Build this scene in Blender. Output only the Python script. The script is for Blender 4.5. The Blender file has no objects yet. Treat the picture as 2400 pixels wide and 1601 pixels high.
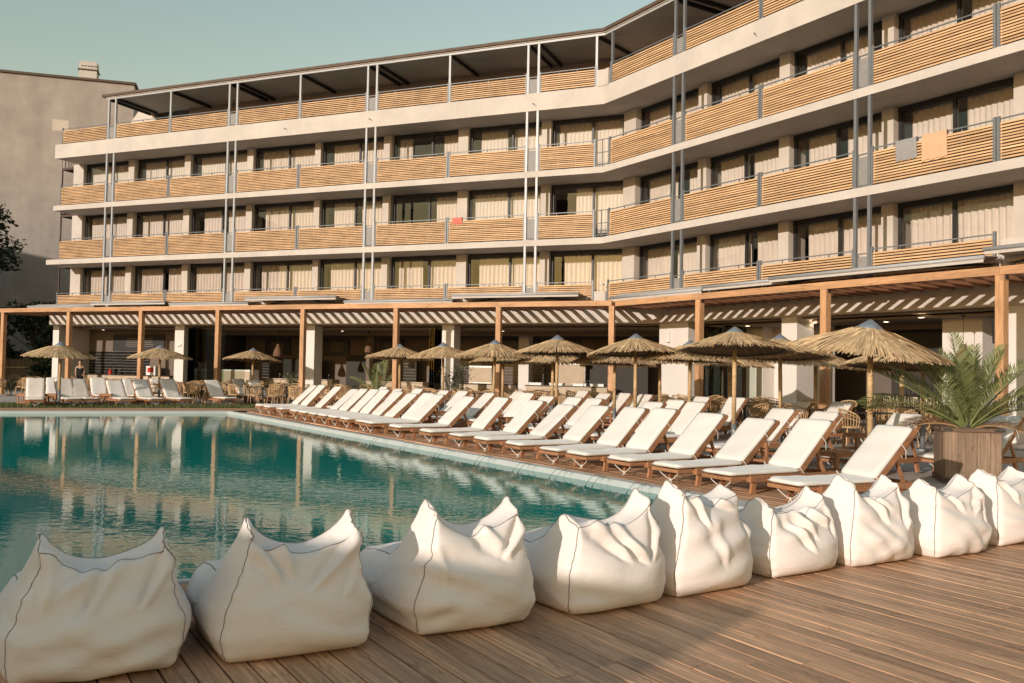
import bpy, bmesh, math, random
import numpy as np
from mathutils import Vector, Matrix

rnd = random.Random(7)
SC = bpy.context.scene
COL = SC.collection

# ------------------------------------------------------------------ camera
CAM_H = 1.6
cam_d = bpy.data.cameras.new('camera')
cam = bpy.data.objects.new('camera', cam_d)
COL.objects.link(cam)
cam_d.sensor_width = 36.0
cam_d.lens = 36.0 * 2097.5 / 2400.0
cam_d.clip_end = 2000.0
_p, _r = math.radians(1.797), math.radians(1.035)
_f = Vector((0, math.cos(_p), math.sin(_p)))
_u0 = Vector((0, -math.sin(_p), math.cos(_p)))
_r0 = Vector((1, 0, 0))
_rt = _r0 * math.cos(_r) + _u0 * math.sin(_r)
_up = _u0 * math.cos(_r) - _r0 * math.sin(_r)
cam.matrix_world = Matrix(((_rt.x, _up.x, -_f.x, 0), (_rt.y, _up.y, -_f.y, 0),
                           (_rt.z, _up.z, -_f.z, CAM_H), (0, 0, 0, 1)))
SC.camera = cam

# ------------------------------------------------------------------ light
SUN_EL, SUN_TRAVEL = 13.0, (0.609, 0.793)          # low evening sun behind and left of the viewpoint
SKY_STRENGTH, SKY_TINT = 0.135, (1.07, 1.0, 0.96)
SUN_STRENGTH, SUN_COLOUR = 2.9, (1.0, 0.90, 0.81)
EXPOSURE = 0.37
world = bpy.data.worlds.new('World'); SC.world = world; world.use_nodes = True
nt = world.node_tree; bg = nt.nodes['Background']
sky = nt.nodes.new('ShaderNodeTexSky'); sky.sky_type = 'NISHITA'; sky.sun_disc = False
sky.sun_elevation = math.radians(SUN_EL)
sky.sun_rotation = math.atan2(-SUN_TRAVEL[0], -SUN_TRAVEL[1])
sky.altitude = 0; sky.air_density = 2.0; sky.dust_density = 0.5; sky.ozone_density = 2.0
tint = nt.nodes.new('ShaderNodeMix'); tint.data_type = 'RGBA'; tint.blend_type = 'MULTIPLY'
tint.inputs['Factor'].default_value = 1.0
tint.inputs[7].default_value = (*SKY_TINT, 1)
nt.links.new(sky.outputs[0], tint.inputs[6]); nt.links.new(tint.outputs[2], bg.inputs[0])
bg.inputs[1].default_value = SKY_STRENGTH
sun_d = bpy.data.lights.new('sun', 'SUN'); sun_d.energy = SUN_STRENGTH; sun_d.color = SUN_COLOUR
sun_d.angle = math.radians(0.53)
sun = bpy.data.objects.new('sun', sun_d); COL.objects.link(sun)
_s = Vector((SUN_TRAVEL[0], SUN_TRAVEL[1], -math.tan(math.radians(SUN_EL))))
sun.rotation_euler = _s.to_track_quat('-Z', 'Y').to_euler()
sun.location = (-20, -20, 30)
SC.view_settings.view_transform = 'Standard'; SC.view_settings.look = 'None'
SC.view_settings.exposure = EXPOSURE; SC.view_settings.gamma = 1.0
SC.view_settings.use_curve_mapping = False
SC.cycles.max_bounces = 6; SC.cycles.diffuse_bounces = 3; SC.cycles.glossy_bounces = 3
SC.cycles.transparent_max_bounces = 16
SC.cycles.caustics_reflective = False; SC.cycles.caustics_refractive = False
SC.cycles.use_denoising = True

# ------------------------------------------------------------------ materials
def mat(name, col, rough=0.7, var=0.12, scale=4.0, stretch=(1, 1, 1), bump=0.0, bscale=None, metal=0.0,
        spec=0.4, rand=0.0, emit=0.0, col2=None, detail=5.0, attr=None, sheen=0.0, trans=0.0, stain=0.0):
    m = bpy.data.materials.new(name); m.use_nodes = True
    n = m.node_tree.nodes; l = m.node_tree.links
    b = n['Principled BSDF']
    tc = n.new('ShaderNodeTexCoord'); mp = n.new('ShaderNodeMapping'); mp.inputs['Scale'].default_value = stretch
    l.new(tc.outputs['Object'], mp.inputs['Vector'])
    vec = mp.outputs['Vector']
    oi = n.new('ShaderNodeObjectInfo')
    if rand > 0:
        ad = n.new('ShaderNodeVectorMath'); ad.operation = 'MULTIPLY_ADD'
        cmb = n.new('ShaderNodeCombineXYZ')
        for k in range(3): l.new(oi.outputs['Random'], cmb.inputs[k])
        l.new(cmb.outputs[0], ad.inputs[0]); ad.inputs[1].default_value = (37, 53, 71); l.new(vec, ad.inputs[2])
        vec = ad.outputs[0]
    nz = n.new('ShaderNodeTexNoise'); nz.inputs['Scale'].default_value = scale; nz.inputs['Detail'].default_value = detail
    nz.inputs['Roughness'].default_value = 0.6
    l.new(vec, nz.inputs['Vector'])
    rp = n.new('ShaderNodeValToRGB'); rp.color_ramp.elements[0].position = 0.3; rp.color_ramp.elements[1].position = 0.7
    c1 = [max(0, c * (1 - var)) for c in col]; c2 = list(col2) if col2 else [min(1, c * (1 + var)) for c in col]
    rp.color_ramp.elements[0].color = (*c1, 1); rp.color_ramp.elements[1].color = (*c2, 1)
    l.new(nz.outputs['Fac'], rp.inputs[0])
    out = rp.outputs[0]
    if stain > 0:
        n2 = n.new('ShaderNodeTexNoise'); n2.inputs['Scale'].default_value = 0.55; n2.inputs['Detail'].default_value = 8
        n2.inputs['Roughness'].default_value = 0.7
        l.new(tc.outputs['Object'], n2.inputs['Vector'])
        mr = n.new('ShaderNodeMapRange'); mr.inputs[1].default_value = 0.3; mr.inputs[2].default_value = 0.7
        mr.inputs[3].default_value = 1 - stain; mr.inputs[4].default_value = 1 + stain * 0.4
        l.new(n2.outputs['Fac'], mr.inputs[0])
        mm = n.new('ShaderNodeMix'); mm.data_type = 'RGBA'; mm.blend_type = 'MULTIPLY'; mm.inputs[0].default_value = 1
        l.new(out, mm.inputs[6]); l.new(mr.outputs[0], mm.inputs[7]); out = mm.outputs[2]
    if rand > 0 or attr:
        hs = n.new('ShaderNodeHueSaturation'); mr = n.new('ShaderNodeMapRange')
        mr.inputs[3].default_value = 1 - max(rand, 0.0001); mr.inputs[4].default_value = 1 + max(rand, 0.0001)
        if attr:
            at = n.new('ShaderNodeAttribute'); at.attribute_name = attr; l.new(at.outputs['Fac'], mr.inputs[0])
        else:
            l.new(oi.outputs['Random'], mr.inputs[0])
        l.new(mr.outputs[0], hs.inputs['Value']); l.new(out, hs.inputs['Color']); out = hs.outputs[0]
    l.new(out, b.inputs['Base Color'])
    b.inputs['Roughness'].default_value = rough; b.inputs['Metallic'].default_value = metal
    b.inputs['Specular IOR Level'].default_value = spec
    if sheen: b.inputs['Sheen Weight'].default_value = sheen
    if trans:
        b.inputs['Transmission Weight'].default_value = 0
        tr = n.new('ShaderNodeBsdfTranslucent'); mx = n.new('ShaderNodeMixShader'); mx.inputs[0].default_value = trans
        l.new(out, tr.inputs['Color']); l.new(b.outputs[0], mx.inputs[1]); l.new(tr.outputs[0], mx.inputs[2])
        l.new(mx.outputs[0], n['Material Output'].inputs[0])
    if emit:
        b.inputs['Emission Color'].default_value = (*col, 1); b.inputs['Emission Strength'].default_value = emit
    if bump:
        nb = n.new('ShaderNodeTexNoise'); nb.inputs['Scale'].default_value = bscale or scale * 3; nb.inputs['Detail'].default_value = 6
        l.new(vec, nb.inputs['Vector'])
        bp = n.new('ShaderNodeBump'); bp.inputs['Strength'].default_value = bump; bp.inputs['Distance'].default_value = 0.02
        l.new(nb.outputs['Fac'], bp.inputs['Height']); l.new(bp.outputs[0], b.inputs['Normal'])
    return m

def wood(name, col, rough=0.6, var=0.35, rand=0.15, knots=True, rings=1.0, bump=0.25):
    """long grain along the object's own X axis"""
    m = bpy.data.materials.new(name); m.use_nodes = True
    n = m.node_tree.nodes; l = m.node_tree.links; b = n['Principled BSDF']
    tc = n.new('ShaderNodeTexCoord'); oi = n.new('ShaderNodeObjectInfo')
    ad = n.new('ShaderNodeVectorMath'); ad.operation = 'MULTIPLY_ADD'
    cmb = n.new('ShaderNodeCombineXYZ')
    for k in range(3): l.new(oi.outputs['Random'], cmb.inputs[k])
    l.new(cmb.outputs[0], ad.inputs[0]); ad.inputs[1].default_value = (91, 57, 33); l.new(tc.outputs['Object'], ad.inputs[2])
    def noise(sc, stretch, det=6, rg=0.6, dist=0.0):
        mp = n.new('ShaderNodeMapping'); mp.inputs['Scale'].default_value = stretch
        l.new(ad.outputs[0], mp.inputs['Vector'])
        nz = n.new('ShaderNodeTexNoise'); nz.inputs['Scale'].default_value = sc; nz.inputs['Detail'].default_value = det
        nz.inputs['Roughness'].default_value = rg; nz.inputs['Distortion'].default_value = dist
        l.new(mp.outputs[0], nz.inputs['Vector']); return nz.outputs['Fac']
    fine = noise(3.0 * rings, (0.35, 14, 14), 8, 0.65, 0.6)
    big = noise(1.4, (0.5, 2.5, 2.5), 5, 0.6)
    spot = noise(2.2, (1.3, 7.0, 7.0), 6, 0.7, 1.5)
    rp = n.new('ShaderNodeValToRGB'); cr = rp.color_ramp
    cr.elements[0].position = 0.28; cr.elements[1].position = 0.72
    cr.elements[0].color = (*[c * (1 - var) for c in col], 1); cr.elements[1].color = (*[min(1, c * (1 + var)) for c in col], 1)
    l.new(fine, rp.inputs[0]); out = rp.outputs[0]
    def mul(fac, lo, hi, a0=0.3, a1=0.7):
        nonlocal out
        mr = n.new('ShaderNodeMapRange'); mr.inputs[1].default_value = a0; mr.inputs[2].default_value = a1
        mr.inputs[3].default_value = lo; mr.inputs[4].default_value = hi; l.new(fac, mr.inputs[0])
        mm = n.new('ShaderNodeMix'); mm.data_type = 'RGBA'; mm.blend_type = 'MULTIPLY'; mm.inputs[0].default_value = 1
        l.new(out, mm.inputs[6]); l.new(mr.outputs[0], mm.inputs[7]); out = mm.outputs[2]
    mul(big, 0.72, 1.2)
    if knots: mul(spot, 0.42, 1.0, 0.28, 0.47)
    mul(oi.outputs['Random'], 1 - rand, 1 + rand, 0, 1)
    l.new(out, b.inputs['Base Color']); b.inputs['Roughness'].default_value = rough; b.inputs['Specular IOR Level'].default_value = 0.3
    bp = n.new('ShaderNodeBump'); bp.inputs['Strength'].default_value = bump; bp.inputs['Distance'].default_value = 0.006
    l.new(fine, bp.inputs['Height']); l.new(bp.outputs[0], b.inputs['Normal'])
    return m

def glass_mat(name, tintc=(0.85, 0.9, 0.9), ior=1.5, boost=1.0, rough=0.0):
    m = bpy.data.materials.new(name); m.use_nodes = True
    n = m.node_tree.nodes; l = m.node_tree.links
    n.remove(n['Principled BSDF'])
    t = n.new('ShaderNodeBsdfTransparent'); t.inputs[0].default_value = (*tintc, 1)
    g = n.new('ShaderNodeBsdfGlossy'); g.inputs['Roughness'].default_value = rough; g.inputs['Color'].default_value = (0.9, 0.95, 0.95, 1)
    fr = n.new('ShaderNodeFresnel'); fr.inputs['IOR'].default_value = ior
    mu = n.new('ShaderNodeMath'); mu.operation = 'MULTIPLY'; mu.use_clamp = True; mu.inputs[1].default_value = boost
    l.new(fr.outputs[0], mu.inputs[0])
    mx = n.new('ShaderNodeMixShader'); l.new(mu.outputs[0], mx.inputs[0]); l.new(t.outputs[0], mx.inputs[1]); l.new(g.outputs[0], mx.inputs[2])
    l.new(mx.outputs[0], n['Material Output'].inputs[0])
    return m

def water_mat():
    m = bpy.data.materials.new('pool_water'); m.use_nodes = True
    n = m.node_tree.nodes; l = m.node_tree.links; b = n['Principled BSDF']
    b.inputs['Base Color'].default_value = (0.006, 0.30, 0.25, 1)
    b.inputs['Roughness'].default_value = 0.015; b.inputs['IOR'].default_value = 1.33
    b.inputs['Specular IOR Level'].default_value = 0.5
    tc = n.new('ShaderNodeTexCoord')
    def nz(sc, det, st=(1, 1, 1)):
        mp = n.new('ShaderNodeMapping'); mp.inputs['Scale'].default_value = st; mp.inputs['Rotation'].default_value = (0, 0, 0.5)
        l.new(tc.outputs['Object'], mp.inputs['Vector'])
        t = n.new('ShaderNodeTexNoise'); t.inputs['Scale'].default_value = sc; t.inputs['Detail'].default_value = det
        t.inputs['Roughness'].default_value = 0.5
        l.new(mp.outputs[0], t.inputs['Vector']); return t.outputs['Fac']
    a = nz(4.5, 2.0, (1, 1.5, 1)); c = nz(15.0, 2.0); d = nz(1.1, 1.0)
    m1 = n.new('ShaderNodeMath'); m1.operation = 'MULTIPLY_ADD'; l.new(c, m1.inputs[0]); m1.inputs[1].default_value = 0.22; l.new(a, m1.inputs[2])
    m2 = n.new('ShaderNodeMath'); m2.operation = 'MULTIPLY_ADD'; l.new(d, m2.inputs[0]); m2.inputs[1].default_value = 0.5; l.new(m1.outputs[0], m2.inputs[2])
    bp = n.new('ShaderNodeBump'); bp.inputs['Strength'].default_value = 1.0; bp.inputs['Distance'].default_value = 0.0017
    l.new(m2.outputs[0], bp.inputs['Height']); l.new(bp.outputs[0], b.inputs['Normal'])
    return m

MT = dict(
    stucco=mat('cream_render', (0.585, 0.515, 0.45), 0.85, 0.05, 1.2, bump=0.12, bscale=90, stain=0.16),
    soffit=mat('soffit_render', (0.50, 0.43, 0.36), 0.85, 0.05, 1.0, stain=0.1),
    grey_wall=mat('weathered_grey_render', (0.40, 0.335, 0.285), 0.9, 0.10, 0.35, stretch=(2.2, 2.2, 0.5), bump=0.15, bscale=30, stain=0.22),
    patch=mat('repair_patch_render', (0.60, 0.50, 0.40), 0.9, 0.06, 2.0),
    white_wall=mat('white_render', (0.72, 0.66, 0.60), 0.8, 0.03, 1.0, stain=0.06),
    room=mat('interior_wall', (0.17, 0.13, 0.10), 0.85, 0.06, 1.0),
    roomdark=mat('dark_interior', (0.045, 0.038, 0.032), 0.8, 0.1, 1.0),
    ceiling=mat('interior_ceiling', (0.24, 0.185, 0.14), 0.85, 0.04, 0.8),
    roofedge=mat('brown_roof_edge', (0.10, 0.065, 0.045), 0.7, 0.2, 3),
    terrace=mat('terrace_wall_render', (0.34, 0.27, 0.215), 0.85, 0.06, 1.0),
    roofpanel=mat('roof_panel', (0.66, 0.56, 0.48), 0.7, 0.1, 1.5, stretch=(0.3, 4, 1), stain=0.15),
    steel=mat('grey_steel', (0.16, 0.165, 0.17), 0.45, 0.08, 6, spec=0.5),
    steel_light=mat('light_steel', (0.38, 0.38, 0.38), 0.4, 0.06, 6, spec=0.5),
    dark=mat('dark_frame', (0.022, 0.021, 0.020), 0.5, 0.2, 5),
    backing=mat('dark_gap_shade', (0.10, 0.082, 0.07), 0.8, 0.25, 60),  # dark tone puts the shade between railing slats into the colour
    mesh=mat('mesh_panel', (0.26, 0.24, 0.22), 0.6, 0.3, 30),
    rust=mat('rusty_brown_steel', (0.085, 0.05, 0.04), 0.7, 0.3, 8),
    slat=wood('slat_wood', (0.68, 0.42, 0.225), 0.6, 0.22, 0.12, knots=False),
    pergola=wood('pergola_timber', (0.55, 0.30, 0.15), 0.6, 0.22, 0.07, knots=True),
    rafter=wood('rafter_timber', (0.33, 0.15, 0.075), 0.65, 0.25, 0.1, knots=False),
    teak=wood('teak', (0.40, 0.185, 0.09), 0.5, 0.25, 0.10, knots=False),
    planter=wood('planter_timber', (0.25, 0.165, 0.11), 0.65, 0.45, 0.15),
    planter_trim=wood('planter_trim_timber', (0.17, 0.105, 0.07), 0.7, 0.4, 0.15),
    deck=wood('deck_boards', (0.58, 0.33, 0.19), 0.5, 0.5, 0.26, knots=True, bump=0.5),
    under=mat('deck_underlay', (0.012, 0.009, 0.007), 0.9),
    paving=mat('pale_concrete', (0.50, 0.44, 0.385), 0.8, 0.08, 2.0, bump=0.1, bscale=60, stain=0.15),
    coping=mat('pale_blue_coping', (0.52, 0.52, 0.50), 0.5, 0.05, 4.0),
    tilepool=mat('pool_wall_tile', (0.16, 0.30, 0.29), 0.3, 0.15, 12.0),
    water=water_mat(),
    glass=glass_mat('window_glass', (0.95, 0.93, 0.91), 1.5, 1.5),
    glass_green=glass_mat('folding_door_glass', (0.62, 0.70, 0.64), 1.5, 1.6),
    curtain=mat('curtain_fabric', (0.76, 0.67, 0.59), 0.9, 0.05, 3.0, trans=0.12),
    sheer=mat('sheer_curtain_fabric', (0.82, 0.75, 0.68), 0.9, 0.04, 3.0, trans=0.15),
    awning=mat('awning_fabric', (0.52, 0.47, 0.42), 0.8, 0.05, 3.0),
    cushion=mat('off_white_cushion', (0.80, 0.735, 0.66), 0.85, 0.03, 3.0, bump=0.12, bscale=140, sheen=0.2, rand=0.04, stain=0.05),
    towel_grey=mat('grey_towel', (0.30, 0.285, 0.27), 0.95, 0.1, 20, bump=0.3, bscale=120),
    towel_orange=mat('orange_towel', (0.66, 0.40, 0.24), 0.95, 0.06, 20, bump=0.3, bscale=120),
    towel_red=mat('red_towel', (0.62, 0.18, 0.13), 0.95, 0.1, 20, bump=0.3, bscale=120),
    rope=mat('white_cord', (0.78, 0.73, 0.66), 0.9, 0.05, 10),
    straw=mat('straw', (0.62, 0.425, 0.235), 0.9, 0.22, 9.0, attr='shade', rand=0.42, spec=0.15),
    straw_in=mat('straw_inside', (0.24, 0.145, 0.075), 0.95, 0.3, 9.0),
    bamboo=wood('bare_pole_timber', (0.56, 0.37, 0.19), 0.6, 0.18, 0.08),
    cap=mat('galvanised_cap', (0.30, 0.33, 0.36), 0.4, 0.15, 8, metal=0.6),
    bag=None,
    seam=mat('bag_piping', (0.27, 0.225, 0.19), 0.9, 0.2, 40),
    rattan=mat('rattan', (0.52, 0.335, 0.175), 0.7, 0.25, 12, rand=0.15),
    tabletop=mat('dark_table_top', (0.03, 0.026, 0.023), 0.4, 0.2, 6),
    tile=mat('black_glazed_tile', (0.018, 0.017, 0.016), 0.22, 0.2, 4, rand=0.3, spec=0.5),
    grout=mat('pale_grout', (0.42, 0.38, 0.33), 0.9),
    counter=mat('counter_front', (0.50, 0.39, 0.28), 0.7, 0.08, 3.0, rand=0.1),
    lamp=mat('lit_downlight', (1.0, 0.80, 0.55), 0.5, 0.0, emit=9.0),
    bulb=mat('lit_bulb', (1.0, 0.62, 0.30), 0.5, 0.0, emit=14.0),
    wicker=mat('dark_wicker', (0.17, 0.09, 0.05), 0.8, 0.3, 20),
    frond=mat('palm_leaf', (0.19, 0.21, 0.08), 0.55, 0.3, 5.0, attr='shade', rand=0.35, spec=0.4, trans=0.2),
    frond_dry=mat('dry_palm_leaf', (0.33, 0.20, 0.10), 0.8, 0.3, 5.0, attr='shade', rand=0.35, trans=0.15),
    stem=mat('palm_rib', (0.24, 0.235, 0.085), 0.6, 0.2, 5.0),
    leaf=mat('dark_leaf', (0.030, 0.042, 0.016), 0.6, 0.3, 3.0, attr='shade', rand=0.6, spec=0.3),
    olive=mat('olive_leaf', (0.13, 0.13, 0.065), 0.6, 0.3, 3.0, attr='shade', rand=0.5),
    bark=mat('bark', (0.07, 0.05, 0.035), 0.9, 0.3, 8, bump=0.4),
    grass=mat('grass', (0.10, 0.115, 0.035), 0.8, 0.35, 6.0, attr='shade', rand=0.4),
    soil=mat('soil', (0.06, 0.04, 0.028), 0.95, 0.3, 10),
    reed=mat('reed_screen', (0.22, 0.15, 0.085), 0.9, 0.3, 6, stretch=(20, 20, 0.6)),
    skin=mat('skin', (0.55, 0.33, 0.22), 0.6, 0.04), hair=mat('dark_hair', (0.06, 0.025, 0.015), 0.5, 0.2, 20),
    black_cloth=mat('black_cloth', (0.015, 0.014, 0.014), 0.9), red=mat('red_ceramic', (0.5, 0.04, 0.03), 0.4),
    white=mat('white_ceramic', (0.75, 0.72, 0.68), 0.4), metal=mat('brushed_metal', (0.42, 0.40, 0.37), 0.35, 0.08, 10, metal=0.7),
    jet=glass_mat('water_jet', (0.93, 0.96, 0.96), 1.33, 2.0),
    iron=mat('corner_iron', (0.03, 0.028, 0.026), 0.5, 0.2, 10),
)

def bag_material():
    m = bpy.data.materials.new('cream_canvas'); m.use_nodes = True
    n = m.node_tree.nodes; l = m.node_tree.links; b = n['Principled BSDF']
    tc = n.new('ShaderNodeTexCoord'); oi = n.new('ShaderNodeObjectInfo')
    ad = n.new('ShaderNodeVectorMath'); ad.operation = 'MULTIPLY_ADD'; cmb = n.new('ShaderNodeCombineXYZ')
    for k in range(3): l.new(oi.outputs['Random'], cmb.inputs[k])
    l.new(cmb.outputs[0], ad.inputs[0]); ad.inputs[1].default_value = (13, 17, 19); l.new(tc.outputs['Object'], ad.inputs[2])
    def nz(sc, det, st, dist=0.0, rg=0.55):
        mp = n.new('ShaderNodeMapping'); mp.inputs['Scale'].default_value = st; l.new(ad.outputs[0], mp.inputs['Vector'])
        t = n.new('ShaderNodeTexNoise'); t.inputs['Scale'].default_value = sc; t.inputs['Detail'].default_value = det
        t.inputs['Distortion'].default_value = dist; t.inputs['Roughness'].default_value = rg
        l.new(mp.outputs[0], t.inputs['Vector']); return t.outputs['Fac']
    dirt = nz(1.6, 8, (1, 1, 1.4), 0, 0.7)
    rp = n.new('ShaderNodeValToRGB'); rp.color_ramp.elements[0].position = 0.32; rp.color_ramp.elements[1].position = 0.62
    rp.color_ramp.elements[0].color = (0.80, 0.70, 0.635, 1); rp.color_ramp.elements[1].color = (0.87, 0.77, 0.705, 1)
    l.new(dirt, rp.inputs[0])
    spk = nz(38, 2, (1, 1, 1)); mr = n.new('ShaderNodeMapRange'); mr.inputs[1].default_value = 0.24; mr.inputs[2].default_value = 0.30
    mr.inputs[3].default_value = 0.88; mr.inputs[4].default_value = 1.0; l.new(spk, mr.inputs[0])
    mm = n.new('ShaderNodeMix'); mm.data_type = 'RGBA'; mm.blend_type = 'MULTIPLY'; mm.inputs[0].default_value = 1
    l.new(rp.outputs[0], mm.inputs[6]); l.new(mr.outputs[0], mm.inputs[7]); l.new(mm.outputs[2], b.inputs['Base Color'])
    b.inputs['Roughness'].default_value = 0.62; b.inputs['Specular IOR Level'].default_value = 0.35; b.inputs['Sheen Weight'].default_value = 0.15
    # soft creases, mostly lying level, over a fine weave
    w1 = nz(2.6, 3, (1.0, 1.0, 3.6), 1.6); w2 = nz(7.0, 3, (0.7, 0.7, 2.6), 0.8); w3 = nz(320, 1, (1, 1, 1))
    r1 = n.new('ShaderNodeMath'); r1.operation = 'PINGPONG'; l.new(w1, r1.inputs[0]); r1.inputs[1].default_value = 0.5
    a1 = n.new('ShaderNodeMath'); a1.operation = 'MULTIPLY_ADD'; l.new(w2, a1.inputs[0]); a1.inputs[1].default_value = 0.35; l.new(r1.outputs[0], a1.inputs[2])
    a2 = n.new('ShaderNodeMath'); a2.operation = 'MULTIPLY_ADD'; l.new(w3, a2.inputs[0]); a2.inputs[1].default_value = 0.012; l.new(a1.outputs[0], a2.inputs[2])
    bp = n.new('ShaderNodeBump'); bp.inputs['Strength'].default_value = 0.35; bp.inputs['Distance'].default_value = 0.016
    l.new(a2.outputs[0], bp.inputs['Height']); l.new(bp.outputs[0], b.inputs['Normal'])
    return m
MT['bag'] = bag_material()

# ------------------------------------------------------------------ mesh helpers
class MB:
    def __init__(s): s.v = []; s.f = []; s.sh = []
    def quad(s, a, b, c, d):
        i = len(s.v); s.v += [tuple(a), tuple(b), tuple(c), tuple(d)]; s.f.append((i, i + 1, i + 2, i + 3))
    def box(s, x0, x1, y0, y1, z0, z1):
        i = len(s.v)
        s.v += [(x0, y0, z0), (x1, y0, z0), (x1, y1, z0), (x0, y1, z0), (x0, y0, z1), (x1, y0, z1), (x1, y1, z1), (x0, y1, z1)]
        s.f += [(i, i + 3, i + 2, i + 1), (i + 4, i + 5, i + 6, i + 7), (i, i + 1, i + 5, i + 4), (i + 1, i + 2, i + 6, i + 5),
                (i + 2, i + 3, i + 7, i + 6), (i + 3, i, i + 4, i + 7)]
        return s
    def bar(s, p0, p1, w, h, up=(0, 0, 1)):
        p0 = Vector(p0); p1 = Vector(p1); d = (p1 - p0).normalized(); u = Vector(up)
        x = d.cross(u)
        if x.length < 1e-4: x = d.cross(Vector((1, 0, 0)))
        x.normalize(); z = x.cross(d).normalized(); i = len(s.v)
        for p in (p0, p1):
            for a, b in ((-1, -1), (1, -1), (1, 1), (-1, 1)):
                s.v.append(tuple(p + x * (a * w / 2) + z * (b * h / 2)))
        s.f += [(i, i + 1, i + 2, i + 3), (i + 7, i + 6, i + 5, i + 4)] + [(i + k, i + 4 + k, i + 4 + (k + 1) % 4, i + (k + 1) % 4) for k in range(4)]
        return s
    def tube(s, pts, r, n=6, cap=True):
        pts = [Vector(p) for p in pts]; rs = r if isinstance(r, (list, tuple)) else [r] * len(pts)
        base = len(s.v); prev = None
        for k, p in enumerate(pts):
            d = (pts[min(k + 1, len(pts) - 1)] - pts[max(k - 1, 0)]).normalized()
            if prev is None:
                x = d.cross(Vector((0, 0, 1)))
                if x.length < 0.05: x = d.cross(Vector((1, 0, 0)))
            else: x = prev - d * prev.dot(d)
            x.normalize(); prev = x; y = d.cross(x)
            for a in range(n):
                t = 2 * math.pi * a / n
                s.v.append(tuple(p + x * (math.cos(t) * rs[k]) + y * (math.sin(t) * rs[k])))
        for k in range(len(pts) - 1):
            for a in range(n):
                i = base + k * n
                s.f.append((i + a, i + (a + 1) % n, i + n + (a + 1) % n, i + n + a))
        if cap:
            s.f.append(tuple(base + a for a in range(n))[::-1]); e = base + (len(pts) - 1) * n
            s.f.append(tuple(e + a for a in range(n)))
        return s
    def lathe(s, prof, n=16, c=(0, 0, 0)):
        base = len(s.v)
        for (r, z) in prof:
            for a in range(n):
                t = 2 * math.pi * a / n; s.v.append((c[0] + r * math.cos(t), c[1] + r * math.sin(t), c[2] + z))
        for k in range(len(prof) - 1):
            for a in range(n):
                i = base + k * n; s.f.append((i + a, i + (a + 1) % n, i + n + (a + 1) % n, i + n + a))
        return s
    def prism(s, poly, z0, z1):
        i = len(s.v); n = len(poly)
        s.v += [(p[0], p[1], z0) for p in poly] + [(p[0], p[1], z1) for p in poly]
        s.f.append(tuple(range(i + n - 1, i - 1, -1))); s.f.append(tuple(range(i + n, i + 2 * n)))
        s.f += [(i + k, i + (k + 1) % n, i + n + (k + 1) % n, i + n + k) for k in range(n)]
        return s
    def mesh(s, name, m=None, smooth=False):
        me = bpy.data.meshes.new(name); me.from_pydata(s.v, [], s.f)
        if s.sh:
            at = me.attributes.new('shade', 'FLOAT', 'POINT'); at.data.foreach_set('value', np.array(s.sh, dtype=np.float32))
        if m is not None: me.materials.append(MT[m] if isinstance(m, str) else m)
        if smooth: me.polygons.foreach_set('use_smooth', [True] * len(me.polygons))
        me.update(); return me

def obj(name, me, parent=None, loc=(0, 0, 0), rz=0.0, rot=None, m=None, smooth=False):
    if isinstance(me, MB): me = me.mesh(name, m, smooth)
    o = bpy.data.objects.new(name, me); COL.objects.link(o)
    o.location = loc; o.rotation_euler = rot if rot else (0, 0, rz)
    if parent: o.parent = parent
    return o
def tag(o, label, cat, group=None, kind=None):
    if label: o['label'] = label
    if cat: o['category'] = cat
    if group: o['group'] = group
    if kind: o['kind'] = kind
    return o
def thing(name, label, cat, loc=(0, 0, 0), rz=0.0, group=None):
    o = bpy.data.objects.new(name, None); COL.objects.link(o); o.location = loc; o.rotation_euler = (0, 0, rz)
    o.empty_display_size = 0.2
    return tag(o, label, cat, group)
def copy_tree(root, loc, rz, label, group=None, rot=None):
    r = root.copy(); COL.objects.link(r); r.location = loc; r.rotation_euler = rot if rot else (0, 0, rz); r['label'] = label
    if group: r['group'] = group
    for ch in root.children:
        c = ch.copy(); COL.objects.link(c); c.parent = r
        for g in ch.children:
            d = g.copy(); COL.objects.link(d); d.parent = c
    return r
def struct(name, me, m=None, loc=(0, 0, 0), rz=0.0):
    o = obj(name, me, None, loc, rz, m=m); o['kind'] = 'structure'; return o
ORD = ['first', 'second', 'third', 'fourth', 'fifth', 'sixth', 'seventh', 'eighth', 'ninth', 'tenth', 'eleventh', 'twelfth', 'thirteenth',
       'fourteenth', 'fifteenth', 'sixteenth', 'seventeenth', 'eighteenth', 'nineteenth', 'twentieth', 'twenty-first', 'twenty-second',
       'twenty-third', 'twenty-fourth', 'twenty-fifth', 'twenty-sixth', 'twenty-seventh', 'twenty-eighth', 'twenty-ninth', 'thirtieth']

# ------------------------------------------------------------------ site frames
CORNER = Vector((3.446, 34.963))
ANG = {'A': math.radians(67.619 - 90), 'B': math.radians(31.573 - 90)}   # left wing, right wing: s runs to the right, y into the building
def wp(w, s, y):
    a = ANG[w]; c, k = math.cos(a), math.sin(a)
    return Vector((CORNER.x + c * s - k * y, CORNER.y + k * s + c * y))
def rel(w, s, y): return wp(w, s, y) - CORNER
PC = Vector((-9.82, 30.93)); RV = Vector((0.5236, -0.852)); UV = Vector((0.852, 0.5236))      # pool frame: along the long side, away from the water
def pp(a, u): return PC + RV * a + UV * u
RANG = math.atan2(RV.y, RV.x)

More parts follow.
